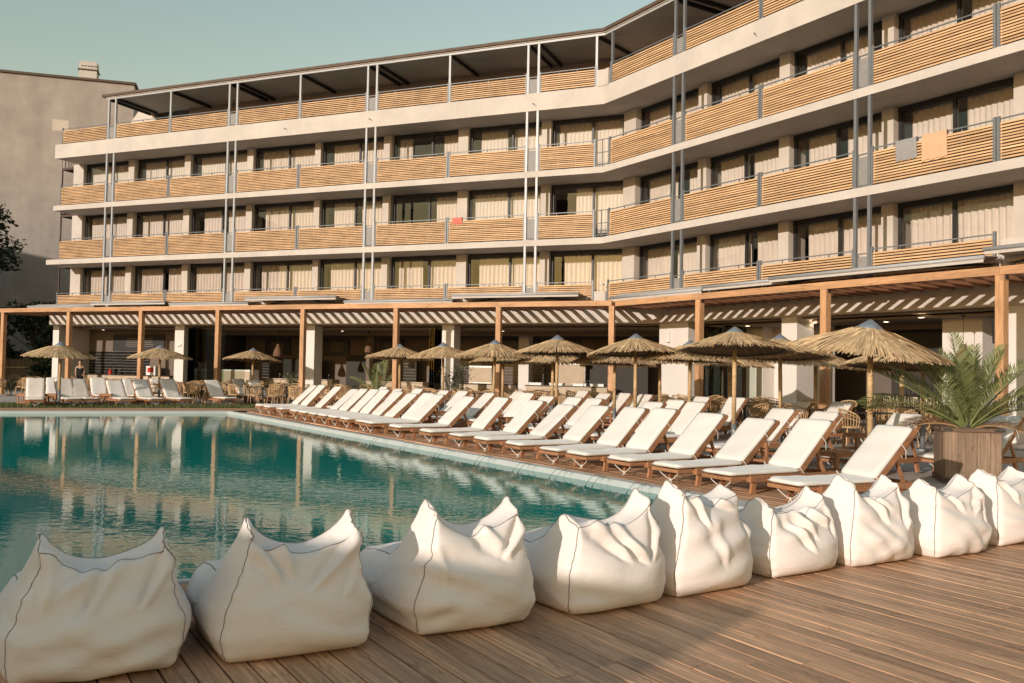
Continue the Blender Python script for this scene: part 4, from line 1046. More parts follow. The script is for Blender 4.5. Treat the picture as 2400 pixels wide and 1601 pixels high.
TB = table_proto(); tb_used = [False]; cr = random.Random(33)
def table(x, y, a, label, group):
    if not tb_used[0]: tb_used[0] = True; TB.location = (x, y, -.03); TB.rotation_euler = (0, 0, a); TB['label'] = label; TB['group'] = group
    else: copy_tree(TB, (x, y, -.03), a, label, group)
ZONES = [('A', -28.5, -21.5, 'left of the leftmost white column'), ('A', -21.5, -13.9, 'between the leftmost and second pergola columns'), ('A', -13.9, -6.9, 'around the small potted palm'), ('A', -6.9, 1.0, 'left of the bend column'),
         ('B', 2.8, 8.9, 'right of the bend column'), ('B', 8.9, 15.7, 'behind the nearest parasols'), ]
ROWS = {'A': (-3.9, -1.7, 1.0), 'B': (-2.6, -.2, 2.0)}
for w, z0, z1, zl in ZONES:
    for y in ROWS[w]:
        s = z0 + (.6 if y > -2 else 1.1)
        row = {-3.9: 'front', -1.7: 'middle', 1.0: 'inner', -2.6: 'front', -.2: 'middle', 2.0: 'inner'}[y]
        while s < z1:
            ss, yy = s + cr.uniform(-.15, .15), y + cr.uniform(-.15, .15); p = wp(w, ss, yy)
            if w == 'A' and y > 0 and any(abs(ss + c) < 1.0 for c in (21.28, 13.77, 6.78)): s += 1.2; continue
            if w == 'B' and y == 2.0 and (4.0 < ss < 5.4): s += 1.4; continue
            table(p.x, p.y, ANG[w] + cr.uniform(-.1, .1), 'dark square dining table in the %s row %s' % (row, zl), 'tables ' + row + ' row ' + zl)
            for a in (0, 1, 2, 3):
                if cr.random() < .12: continue
                aa = ANG[w] + a * math.pi / 2 + cr.uniform(-.35, .35); rr = .62 + cr.uniform(-.03, .12)
                q = p + Vector((math.cos(aa), math.sin(aa))) * rr
                if w == 'A' and y > 0 and a == 1 and cr.random() < .5: continue
                chair(q.x, q.y, aa - math.pi / 2 + cr.uniform(-.3, .3), 'pale rattan dining chair in the %s row %s' % (row, zl), 'chairs ' + row + ' row ' + zl)
            s += 2.15
# loose rattan armchairs on the lawn edge
for px, py, a in ((75, 912, 2.0), (115, 914, 1.2), (32, 911, .6)):
    g = gz(px, py, 0); chair(g.x, g.y, a, 'pale rattan chair standing left under the pergola end', 'chairs under the left pergola end')
# things on the counters
ci = random.Random(5)
def pot(w, s, y, z, kind, label):
    p = wp(w, s, y)
    if kind == 'bottle':
        t = thing('bottle', label, 'bottle', (p.x, p.y, z), 0, 'bottles on the counters'); obj('body', MB().lathe([(.001, 0), (.035, 0), (.036, .15), (.014, .2), (.013, .25)], 10), t, m=ci.choice(['dark', 'counter', 'dark'])); obj('neck_cap', MB().lathe([(.015, .251), (.015, .275), (.001, .276)], 8), t, m=ci.choice(['red', 'white', 'steel']))
    elif kind == 'tray':
        t = thing('serving_tray', label, 'tray', (p.x, p.y, z), ANG[w], 'white trays on the counters'); obj('base', MB().box(-.3, .3, -.18, .18, 0, .12), t, m='white'); obj('rim', MB().box(-.33, .33, -.21, .21, .121, .14), t, m='white')
    elif kind == 'red':
        t = thing('red_dispenser', label, 'dispenser', (p.x, p.y, z), ANG[w]); obj('body', MB().lathe([(.001, 0), (.10, 0), (.12, .12), (.07, .2), (.09, .3), (.001, .31)], 12), t, m='red'); obj('base_dish', MB().lathe([(.12, .0), (.16, .03), (.15, .035)], 12), t, m='white')
    else:
        t = thing('coffee_machine', label, 'coffee machine', (p.x, p.y, z), ANG[w]); obj('body', MB().box(-.3, .3, -.2, .2, 0, .5), t, m='white'); obj('front_plate', MB().box(-.2, .2, -.215, -.202, .18, .42), t, m='red'); obj('drip_tray', MB().box(-.22, .22, -.3, -.202, 0, .04), t, m='metal')
for s in (-26.8, -26.4, -26.0): pot('A', s, 1.6, .95, 'bottle', 'small bottle on the long counter below the left tiled wall')
pot('A', -26.95, 1.55, .95, 'red', 'red and white dispenser on the left kitchen counter'); pot('A', -24.1, 1.6, .95, 'coffee', 'white machine with red front on the left kitchen counter')
pot('A', -12.0, 3.7, .90, 'red', 'red container on the counter behind the small palm')
for s, l in ((-4.2, 'white tray on the grey serving counter, leftmost'), (-3.2, 'white tray on the grey serving counter, second'), (-2.1, 'white tray on the grey serving counter, third'), (-1.3, 'white tray on the grey serving counter, rightmost')): pot('A', s, 4.1, .90, 'tray', l)
for s in (-1.75, -1.65, -1.9, -15.4, -15.0, -11.3, -11.1): pot('A', s, 3.95 if s > -5 else 3.75, .90, 'bottle', 'small bottle standing on a buffet counter of the left wing')
for s in (10.4, 10.7, 11.3, 12.1, 12.6): pot('B', s, 3.95, 1.02, 'bottle', 'small bottle standing on the dark bar counter')

# ------------------------------------------------------------------ palms and plants
def frond_mesh(L, droop, seed, nl=46, leaf=.38, m='frond', lw=.017, tw=0.0):
    r = random.Random(seed); b = MB(); pts = []
    for k in range(13):
        f = k / 12; pts.append((L * f * (1 - .12 * droop * f), 0, -droop * L * .42 * f ** 2.2))
    b.tube(pts, [.016 * (1 - .85 * k / 12) + .002 for k in range(13)], 5); b.sh = [.9] * len(b.v)
    for k in range(nl):
        f = .16 + .84 * k / (nl - 1); i = min(11, int(f * 12)); g = f * 12 - i
        p = Vector(pts[i]).lerp(Vector(pts[i + 1]), g); t = (Vector(pts[i + 1]) - Vector(pts[i])).normalized()
        ln = leaf * (math.sin(math.pi * min(1, f * .86 + .1)) ** .6) * r.uniform(.85, 1.1); up = Vector((-t.z, 0, t.x))
        for sy in (-1, 1):
            d = (t * r.uniform(.62, .85) + Vector((0, sy, 0)) * r.uniform(.65, .85) + up * r.uniform(.28, .5)).normalized()
            e = p + d * ln + Vector((0, 0, -.10 * ln)) ; mi = p + d * ln * .5 + up * .015
            wv = t.cross(d).cross(d).normalized() * lw * .5; j = len(b.v); sh = min(1, max(0, r.gauss(.5, .22)))
            b.v += [tuple(p - wv * .4), tuple(p + wv * .4), tuple(mi + wv), tuple(mi - wv), tuple(e)]; b.f += [(j, j + 1, j + 2, j + 3), (j + 3, j + 2, j + 4)]; b.sh += [sh] * 5
    return b.mesh('frond', m)
FM = [frond_mesh(1.55, .38, 1, 56), frond_mesh(1.45, .12, 2, 54), frond_mesh(1.25, .6, 3, 50), frond_mesh(1.6, .75, 4, 52, .30)]
FD = [frond_mesh(1.1, 1.3, 5, 34, .26, 'frond_dry', .018)]
def palm(x, y, z, fronds, label, sc=1.0):
    t = thing('palm', label, 'palm', (x, y, z)); 
    obj('stem', MB().lathe([(.001, .22), (.05, .2), (.08, .08), (.10, -.12), (.001, -.12)], 10), t, m='bark')
    for k, (az, el, v, s) in enumerate(fronds):
        me = (FM + FD)[v]; o = obj('frond', me, t, (0, 0, .06)); m_ = Matrix.Rotation(D(az), 4, 'Z') @ Matrix.Rotation(-D(el), 4, 'Y') @ Matrix.Rotation(D((k * 37) % 40 - 20), 4, 'X'); o.rotation_euler = m_.to_euler(); o.scale = (s * sc,) * 3
    return t
PLX, PLY = 7.25, 14.25; PA = D(-15)
pt = thing('planter_box', 'large weathered timber planter box with iron corner straps', 'planter', (PLX, PLY, -.035), PA); hw = .40; hh = .86
def pboard(nm, x0, x1, y0, y1, z0, z1, m='planter', vertical=True):
    L = (z1 - z0) if vertical else (x1 - x0)
    cx, cy, cz = (x0 + x1) / 2, (y0 + y1) / 2, (z0 + z1) / 2
    if vertical: b = MB().box(-L / 2, L / 2, -(y1 - y0) / 2, (y1 - y0) / 2, -(x1 - x0) / 2, (x1 - x0) / 2); return obj(nm, b, pt, (cx, cy, cz), rot=(0, -math.pi / 2, 0), m=m)
    b = MB().box(-L / 2, L / 2, -(y1 - y0) / 2, (y1 - y0) / 2, -(z1 - z0) / 2, (z1 - z0) / 2); return obj(nm, b, pt, (cx, cy, cz), m=m)
for sy in (-1, 1):
    xs = [-hw, -.21, .06, .24, hw]
    for k in range(4): pboard('board', xs[k] + .002, xs[k + 1] - .002, sy * hw - .014, sy * hw + .014, .09, hh - .06)
for sx in (-1, 1):
    for k in range(4): y0 = -hw + .015 + k * (2 * hw - .03) / 4; pboard('board', sx * hw - .014, sx * hw + .014, y0 + .002, y0 + (2 * hw - .03) / 4 - .002, .09, hh - .06)
for z0, z1, e in ((hh - .06, hh, .055), (0.0, .09, .03)):
    for sy in (-1, 1): pboard('trim_rail', -hw - e, hw + e, sy * (hw + e - .045) - .045, sy * (hw + e - .045) + .045, z0, z1, 'planter_trim', False)
    for sx in (-1, 1):
        b = MB().box(-(hw + e - .092), hw + e - .092, -.045, .045, -(z1 - z0) / 2, (z1 - z0) / 2); obj('trim_rail', b, pt, (sx * (hw + e - .045), 0, (z0 + z1) / 2), rot=(0, 0, math.pi / 2), m='planter_trim')
obj('soil', MB().box(-hw + .02, hw - .02, -hw + .02, hw - .02, .1, hh - .1), pt, m='soil')
for sx in (-1, 1):
    for zc in (hh - .03, .045):
        e = .056 if zc > .4 else .031
        b = MB(); b.box(-.07, .07, -.002, .002, -.018, .018); obj('corner_strap', b, pt, (sx * (hw + e - .09), -hw - e - .002, zc), m='iron'); b = MB(); b.box(-.002, .002, -.07, .07, -.018, .018); obj('corner_strap', b, pt, (sx * (hw + e + .002), -hw - e + .09, zc), m='iron')
palm(PLX, PLY, hh - .16, [(178, 42, 0, 1.0), (165, 58, 1, .95), (100, 80, 1, 1.0), (80, 64, 0, .9), (5, 52, 0, 1.05), (-15, 36, 0, 1.1), (15, 28, 3, 1.1), (200, 30, 3, 1.25), (-60, 62, 2, .9), (-120, 66, 2, 1.0), (140, 74, 1, .85), (50, 74, 1, .9), (-30, 70, 1, .85), (220, 52, 0, .95), (-95, 80, 1, .8), (120, 45, 0, 1.0), (60, 40, 0, 1.0), (-45, 45, 0, .8), (190, 62, 0, .9), (10, 66, 1, .95), (185, 30, 3, 1.0), (178, 24, 4, 1.1), (-5, 22, 4, 1.0)],
     'big green palm growing in the large timber planter', 1.1)
g_ = gz(905, 945, 0)
sp_ = thing('plant_pot', 'dark round pot under the small palm behind the loungers', 'plant pot', (-5.35, 35.6, -.035)); obj('pot', MB().lathe([(.001, 0), (.2, 0), (.28, .45), (.3, .47), (.27, .48), (.25, .40)], 16), sp_, m='planter_trim'); obj('soil', MB().lathe([(.001, .40), (.255, .401)], 16), sp_, m='soil')
palm(-5.35, 35.6, .40, [(170, 40, 0, .9), (150, 62, 1, 1.), (60, 70, 1, 1.05), (20, 55, 0, .9), (0, 35, 4, 1.), (190, 25, 4, 1.1), (-80, 60, 0, .8), (-140, 45, 4, 1.), (100, 80, 1, .9), (10, 20, 4, 1.1), (-30, 40, 4, .9), (175, 12, 4, 1.0)], 'small half-dry palm in a pot left of the middle')
def leafy(name, label, cat, x, y, z0, h, spread, nl, m, seed, leaf=.09, stems=6, stem_m='bark', parent_pot=True, group=None):
    r = random.Random(seed); t = thing(name, label, cat, (x, y, z0), 0, group); b = MB(); st = MB()
    for k in range(stems):
        a = r.uniform(0, 6.28); tip = Vector((math.cos(a) * spread * r.uniform(.3, .9), math.sin(a) * spread * r.uniform(.3, .9), h * r.uniform(.75, 1.0))); st.tube([(0, 0, 0), (tip.x * .35, tip.y * .35, tip.z * .5), tuple(tip)], [.012, .009, .004], 4)
        for q in range(nl // stems):
            f = r.uniform(.2, 1.02); c = Vector((tip.x * f, tip.y * f, tip.z * f)) + Vector((r.gauss(0, spread * .22), r.gauss(0, spread * .22), r.gauss(0, h * .05)))
            d = Vector((r.gauss(0, 1), r.gauss(0, 1), r.gauss(0, .7))).normalized(); s_ = d.cross(Vector((r.gauss(0, 1), r.gauss(0, 1), r.gauss(0, 1)))).normalized(); L = leaf * r.uniform(.6, 1.3); j = len(b.v); sh = min(1, max(0, r.gauss(.5, .25)))
            b.v += [tuple(c), tuple(c + d * L * .5 + s_ * L * .16), tuple(c + d * L), tuple(c + d * L * .5 - s_ * L * .16)]; b.f.append((j, j + 1, j + 2, j + 3)); b.sh += [sh] * 4
    obj('stems', st, t, m=stem_m); o = obj('foliage', b, t, m=m)
    return t
for k, (px, Y, h, lab) in enumerate(((1058, 36.3, 1.45, 'loose olive plant left of the column base, in a pot'), (1088, 35.6, 1.5, 'loose olive plant right of the column base, in a pot'))):
    x, y = from_px(px, Y); leafy('olive_plant', lab, 'plant', x, y, .3, h, .5, 330, 'olive', 40 + k, .12, 8)
    q = thing('plant_pot', 'pot of the ' + ('left' if k == 0 else 'right') + ' olive plant by the middle column', 'plant pot', (x, y, -.03)); obj('pot', MB().lathe([(.001, 0), (.16, 0), (.22, .34), (.2, .34), (.001, .3)], 14), q, m='planter_trim'); obj('rim', MB().lathe([(.22, .34), (.235, .35), (.235, .37), (.2, .37)], 14), q, m='planter_trim')
x, y = from_px(692, 43.5); leafy('feathery_plant', 'feathery green plant on the buffet beside a pergola post', 'plant', x, y, .5, .8, .8, 420, 'olive', 50, .14, 10)
q = thing('plant_pot', 'pale tall pot under the feathery green plant', 'plant pot', (x, y, -.03)); obj('pot', MB().lathe([(.001, 0), (.3, 0), (.3, .5), (.26, .52), (.001, .5)], 14), q, m='counter'); obj('rim', MB().lathe([(.30, .50), (.32, .52), (.32, .55), (.27, .55)], 14), q, m='counter')
for k, (px, py, h, lab) in enumerate(((64, 906, 1.3, 'dark shrub in front of the reed screen'), (98, 900, 1.6, 'taller dark shrub beside the leftmost lit post'), (20, 915, .5, 'low reddish shrub at the left edge of the lawn'), (545, 943, .5, 'low grassy shrub beside the third parasol pole'), (575, 940, .45, 'low dry shrub behind the third far parasol'))):
    g = gz(px, py, 0); leafy('shrub', lab, 'shrub', g.x, g.y, -.03, h, h * .5, 500, 'leaf' if k < 2 else 'olive', 60 + k, .10, 12)

def tree(name, x, y, H, crown, label, seed, nleaf=7000, leaf=.30, trunk_r=.22, lo=.35, group=None):
    r = np.random.RandomState(seed); t = thing(name, label, 'tree', (x, y, -.04), 0, group); st = MB(); rr = random.Random(seed)
    st.tube([(0, 0, 0), (.1, .05, H * .25), (.0, .1, H * .5), (.1, 0, H * .8)], [trunk_r, trunk_r * .8, trunk_r * .5, trunk_r * .15], 9)
    cl = []
    for k in range(34):
        a = rr.uniform(0, 6.28); f = rr.uniform(lo, 1.0); rad = crown * (math.sin(math.pi * min(1, (f - lo) / (1 - lo) * .8 + .16)) ** .7) * rr.uniform(.35, 1.0)
        c = (math.cos(a) * rad, math.sin(a) * rad, H * f * rr.uniform(.93, 1.02)); cl.append((c, rr.uniform(.5, 1.0) * crown * .36))
        st.tube([(0, .05, H * f * .62), (c[0] * .5, c[1] * .5, H * f * .82), c], [trunk_r * .25, trunk_r * .14, .015], 5)
    obj('trunk', st, t, m='bark', smooth=True)
    per = nleaf // len(cl); V = []; SH = []
    for c, s in cl:
        d = r.normal(0, 1, (per, 3)); d /= np.linalg.norm(d, axis=1)[:, None]; p = np.array(c) + d * (s * r.uniform(.25, 1.05, (per, 1)) ** .6) * np.array([1, 1, .62])
        ax = r.normal(0, 1, (per, 3)); ax[:, 2] *= .5; ax /= np.linalg.norm(ax, axis=1)[:, None]; bx = np.cross(ax, r.normal(0, 1, (per, 3))); bx /= np.linalg.norm(bx, axis=1)[:, None]
        L = leaf * r.uniform(.6, 1.3, (per, 1)); V.append(np.stack([p, p + ax * L * .5 + bx * L * .22, p + ax * L, p + ax * L * .5 - bx * L * .22], 1)); SH.append(np.repeat(np.clip(r.normal(.5, .25, per), 0, 1), 4))
    V = np.concatenate(V).reshape(-1, 3); me = bpy.data.meshes.new('crown'); nf = len(V) // 4
    me.from_pydata(V.tolist(), [], np.arange(len(V)).reshape(-1, 4).tolist()); at = me.attributes.new('shade', 'FLOAT', 'POINT'); at.data.foreach_set('value', np.concatenate(SH).astype(np.float32)); me.materials.append(MT['leaf'])
    obj('crown', me, t); return t
tree('leafy_tree', -32.6, 51.5, 11.6, 3.6, 'dark leafy tree at the left edge in front of the grey wall', 3, 9000, .34)
tree('leafy_tree', -28.6, 53.5, 5.0, 2.6, 'dark low tree seen under the left pergola bay', 4, 6000, .30, .14, .2)
tree('leafy_tree', -31.5, 49.5, 4.4, 2.4, 'dark bushy tree behind the leftmost pergola post', 5, 5000, .30, .14, .15)
tree('leafy_tree', -25.6, 50.8, 3.9, 1.7, 'dark bushy tree against the hotel end wall', 9, 4000, .28, .12, .15)
for k, (x, y, H, c) in enumerate(((-43, 37.5, 15, 5.5), (-49, 31, 14, 5.0), (-37.5, 42.5, 9.5, 3.6))): tree('leafy_tree', x, y, H, c, 'tall unseen tree added beyond the left edge to cast shade', 14 + k, 5000, .55, .3, .1, 'unseen trees added to cast shade')  # out of view, added to throw shade on the far-left garden
# reed screen along the garden edge
rs = thing('reed_screen', 'tall reed screen fence behind the shrubs at the left', 'fence', (-31, 51.2, -.03), D(8)); b = MB(); rr = random.Random(2)
for k in range(190):
    x = k * .055; b.bar((x, rr.uniform(-.012, .012), 0), (x + rr.uniform(-.01, .01), rr.uniform(-.012, .012), 1.75 + rr.uniform(-.06, .06)), .035, .03)
o = obj('reeds', b, rs, m='reed'); o['kind'] = 'stuff'; obj('rail', MB().bar((0, -.04, 1.25), (10.4, -.04, 1.25), .03, .05), rs, m='bamboo')
for k in range(5): obj('stake', MB().box(k * 2.6 - .03, k * 2.6 + .03, .03, .09, 0, 1.7), rs, m='bark')
# rolled or folded slatted loungers stacked by the end wall
for k, (px, py) in enumerate(((122, 905), (148, 905))):
    g = gz(px, py, 0); t = thing('stacked_slat_bench', ['dark slatted folding bench leaning under the left parasol', 'dark slatted folding bench leaning beside the blue-grey wall'][k], 'bench', (g.x, g.y, -.03), D(20))
    for q in range(9): obj('slat', MB().bar((q * .12, 0, .35), (q * .12 + .1, .55, 1.15), .07, .03), t, m='planter_trim')
    for x0 in (0, 1.0): obj('leg', MB().bar((x0, .3, .8), (x0, .5, 0), .05, .05), t, m='planter_trim')
    obj('rail', MB().bar((-.05, .05, .42), (1.05, .05, .42), .04, .04), t, m='planter_trim')

# ------------------------------------------------------------------ neighbouring grey building
nb_a = math.atan2(2.1, 7.3); nbx, nby = -33.2, 58.0
NB = thing('neighbour_building', 'tall windowless grey rendered block behind the hotel on the left', 'building', (-25.9, 60.1, -.05), nb_a)
obj('wall', MB().box(-20, 0, 0, 12, 0, 20.45), NB, m='grey_wall')
ra = MB(); ra.box(-20.1, .12, -.14, 12.1, 20.45, 20.60); obj('roof_edge', ra, NB, m='roofedge')
ch = obj('chimney', MB().box(-3.55, -2.45, .5, 1.4, 20.6, 21.9), NB, m='stucco'); obj('chimney_cap', MB().box(-3.62, -2.38, .43, 1.47, 21.30, 21.38), ch, m='roofedge')
for k in range(5): obj('chimney_brick', MB().box(-3.4 + k * .2, -3.26 + k * .2, .49, .5, 21.55, 21.62), ch, m='rust')
obj('repair_patch', MB().box(-4.95, -3.95, -.012, .0, 16.9, 17.65), NB, m='patch'); obj('repair_patch', MB().box(-1.9, -1.3, -.012, .0, 16.42, 16.5), NB, m='patch')
wn = obj('window', MB().box(.0, .03, .8, 2.0, 15.2, 16.6), NB, m='dark'); obj('window_frame', MB().box(.03, .05, .75, .8, 15.15, 16.65), wn, m='white')
ext = obj('lower_wing', MB().box(.0, 6.0, 2.6, 12, 0, 18.6), NB, m='grey_wall'); rl = MB()
for k in range(21): rl.box(.3 * k, .3 * k + .03, 2.7, 2.73, 18.6, 20.1)
for z in (18.75, 19.5, 20.1): rl.box(0, 6.0, 2.69, 2.74, z, z + .05)
obj('roof_railing', rl, NB, m='steel')
# ------------------------------------------------------------------ fire escape at the hotel's left end
fp = wp('A', -30.9, 3.2); FE = thing('fire_escape', 'rusty brown steel fire escape on the hotel left end', 'fire escape', (fp.x, fp.y, -.03), ANG['A'])
for z in (4.1, 6.9, 9.7, 12.3):
    obj('landing', MB().box(-.75, .85, -1.0, 1.6, z - .14, z - .02), FE, m='rust'); r_ = MB()
    pts = [(-.75, 1.6), (-.75, -1.0), (.85, -1.0)]
    for (x0, y0), (x1, y1) in zip(pts[:-1], pts[1:]):
        for hh_ in (.55, 1.1): r_.bar((x0, y0, z + hh_), (x1, y1, z + hh_), .035, .035)
        L = math.hypot(x1 - x0, y1 - y0); nn = int(L / .22)
        for k in range(nn + 1): f = k / nn; r_.bar((x0 + (x1 - x0) * f, y0 + (y1 - y0) * f, z - .02), (x0 + (x1 - x0) * f, y0 + (y1 - y0) * f, z + 1.1), .018, .018)
    obj('landing_railing', r_, FE, m='rust')
for za, zb, x in ((4.1, 6.9, -.45), (6.9, 9.7, .35), (9.7, 12.3, -.45)):
    g = MB()
    for k in range(13): f = (k + .5) / 13; y = -.8 + 3.4 * f if x < 0 else 2.6 - 3.4 * f; z = za + (zb - za) * f; g.box(x - .35, x + .35, y - .13, y + .13, z - .02, z + .02)
    g.bar((x - .36, -.8 if x < 0 else 2.6, za), (x - .36, 2.6 if x < 0 else -.8, zb), .04, .16); g.bar((x - .36, -.8 if x < 0 else 2.6, za + 1), (x - .36, 2.6 if x < 0 else -.8, zb + 1), .035, .035); obj('stair_flight', g, FE, m='rust')
for x, y in ((-.72, -.98), (.82, -.98), (-.72, 1.58)): obj('upright', MB().box(x - .03, x + .03, y - .03, y + .03, 0, 12.2), FE, m='rust')

# unseen low hut, added behind the viewpoint to shade the nearest bean bags
wv, lv_ = Vector((.609, .793)), Vector((.793, -.609)); h0 = wv * -8.0 + lv_ * -2.35
HUT = thing('unseen_shadow_hut', 'unseen flat-roofed hut added behind the viewpoint to cast shade', 'hut', (h0.x, h0.y, -.045), math.atan2(-lv_.y, -lv_.x))
obj('wall', MB().box(.05, 15.9, .05, 3.0, 0, 3.05), HUT, m='stucco'); obj('roof', MB().box(0, 16, 0, 3.1, 3.051, 3.28), HUT, m='roofedge')
for x in (2.0, 6.0, 10.0): dw = obj('door', MB().box(x, x + .95, 3.0, 3.04, 0, 2.1), HUT, m='teak'); obj('handle', MB().box(x + .82, x + .86, 3.04, 3.08, 1.0, 1.15), dw, m='steel')

h1 = wv * 2.0 + lv_ * -50.0  # unseen block added to shade the lower grey wall and garden
AB = thing('unseen_shadow_block', 'unseen plain block added beyond the left edge to cast shade', 'building', (h1.x, h1.y, -.045), math.atan2(-lv_.y, -lv_.x))
obj('wall', MB().box(0, 30, 0, 12, 0, 14.1), AB, m='grey_wall'); obj('roof', MB().box(-.1, 30.1, -.1, 12.1, 14.101, 14.4), AB, m='roofedge')
for k in range(4):
    for j in range(6): wq = obj('window', MB().box(2 + j * 4.6, 3.5 + j * 4.6, -.03, .0, 1.2 + k * 3.1, 2.7 + k * 3.1), AB, m='dark'); obj('window_sill', MB().box(1.9 + j * 4.6, 3.6 + j * 4.6, -.1, .0, 1.1 + k * 3.1, 1.19 + k * 3.1), wq, m='stucco')

# ------------------------------------------------------------------ water jets along the coping
for k, f in enumerate((.55, .615, .68, .745, .80, .845, .885, .925, .96)):
    a = Vector(POOL_IN[1]).lerp(Vector(POOL_IN[2]), f); nrm = Vector((-UV.x, -UV.y)) * .9 + RV * .1
    for j, d in enumerate((0, .16)):
        q0 = a + RV * d; pts = [(nrm.x * .42 * t_, nrm.y * .42 * t_, -.02 + .36 * t_ * (1 - t_) * 1.2 - .065 * t_) for t_ in [i_ / 9 for i_ in range(10)]]
        tag(obj('water_jet', MB().tube(pts, .006, 6), None, (q0.x, q0.y, 0), m='jet', smooth=True), 'thin arc of water spouting from the coping into the pool', 'water jet', 'water jets along the pool edge')

# ------------------------------------------------------------------ a waiter by the left kitchen
def person(x, y, rz):
    t = thing('person', 'person in black with tied-back dark hair standing by the left counter', 'person', (x, y, -.03), rz)
    V = {'pel': (0, 0, .95), 'wst': (0, 0, 1.08), 'chs': (0, .01, 1.30), 'nck': (0, .0, 1.45), 'hd0': (0, -.02, 1.53), 'hd1': (0, -.03, 1.62), 'hd2': (0, -.02, 1.68),
         'lsh': (.16, 0, 1.38), 'lel': (.21, .02, 1.12), 'lwr': (.17, -.14, .98), 'lhn': (.14, -.20, .97), 'rsh': (-.16, 0, 1.38), 'rel': (-.21, .03, 1.12), 'rwr': (-.18, -.10, .94), 'rhn': (-.16, -.15, .91),
         'lhp': (.09, 0, .90), 'lkn': (.10, -.02, .50), 'lan': (.10, .02, .09), 'lto': (.11, -.13, .04), 'rhp': (-.09, 0, .90), 'rkn': (-.10, -.01, .50), 'ran': (-.10, .03, .09), 'rto': (-.12, -.12, .04)}
    RD = dict(pel=.135, wst=.115, chs=.135, nck=.05, hd0=.065, hd1=.085, hd2=.07, lsh=.06, lel=.043, lwr=.03, lhn=.028, rsh=.06, rel=.043, rwr=.03, rhn=.028, lhp=.09, lkn=.06, lan=.042, lto=.04, rhp=.09, rkn=.06, ran=.042, rto=.04)
    E_ = [('pel', 'wst'), ('wst', 'chs'), ('chs', 'nck'), ('nck', 'hd0'), ('hd0', 'hd1'), ('hd1', 'hd2'), ('chs', 'lsh'), ('lsh', 'lel'), ('lel', 'lwr'), ('lwr', 'lhn'), ('chs', 'rsh'), ('rsh', 'rel'), ('rel', 'rwr'), ('rwr', 'rhn'), ('pel', 'lhp'), ('lhp', 'lkn'), ('lkn', 'lan'), ('lan', 'lto'), ('pel', 'rhp'), ('rhp', 'rkn'), ('rkn', 'ran'), ('ran', 'rto')]
    def grow(names, infl, nm, m, root):
        ks = list(names); me = bpy.data.meshes.new(nm); me.from_pydata([V[k] for k in ks], [(ks.index(a), ks.index(b)) for a, b in E_ if a in ks and b in ks], []); me.materials.append(MT[m])
        o = obj(nm, me, t); o.modifiers.new('skin', 'SKIN'); 
        for i, k in enumerate(ks): me.skin_vertices[0].data[i].radius = (RD[k] * infl, RD[k] * infl * (.72 if k in ('pel', 'wst', 'chs') else 1)); me.skin_vertices[0].data[i].use_root = (k == root)
        s_ = o.modifiers.new('sub', 'SUBSURF'); s_.levels = 2; s_.render_levels = 2; return o
    grow(V.keys(), 1.0, 'body', 'skin', 'pel'); grow(['pel', 'wst', 'chs', 'lsh', 'lhp', 'rhp', 'lkn', 'rkn', 'lan', 'ran', 'rsh'], 1.22, 'clothing', 'black_cloth', 'pel')
    h = MB(); h.lathe([(.001, .105), (.06, .09), (.095, .03), (.095, -.03), (.07, -.08)], 12, (0, .012, 1.64)); h.lathe([(.001, .05), (.04, .03), (.045, -.02), (.001, -.06)], 8, (0, .10, 1.60)); obj('hair', h, t, m='hair', smooth=True)
    for s_ in (-1, 1):
        for k in range(5):
            b0 = Vector(V['lhn' if s_ > 0 else 'rhn']); obj('finger', MB().tube([tuple(b0), tuple(b0 + Vector(((k - 2) * .013, -.045, -.012))), tuple(b0 + Vector(((k - 2) * .014, -.07, -.03)))], [.009, .008, .006], 5), t, m='skin', smooth=True)
g = wp('A', -27.7, .3); person(g.x, g.y, ANG['A'] + .7)

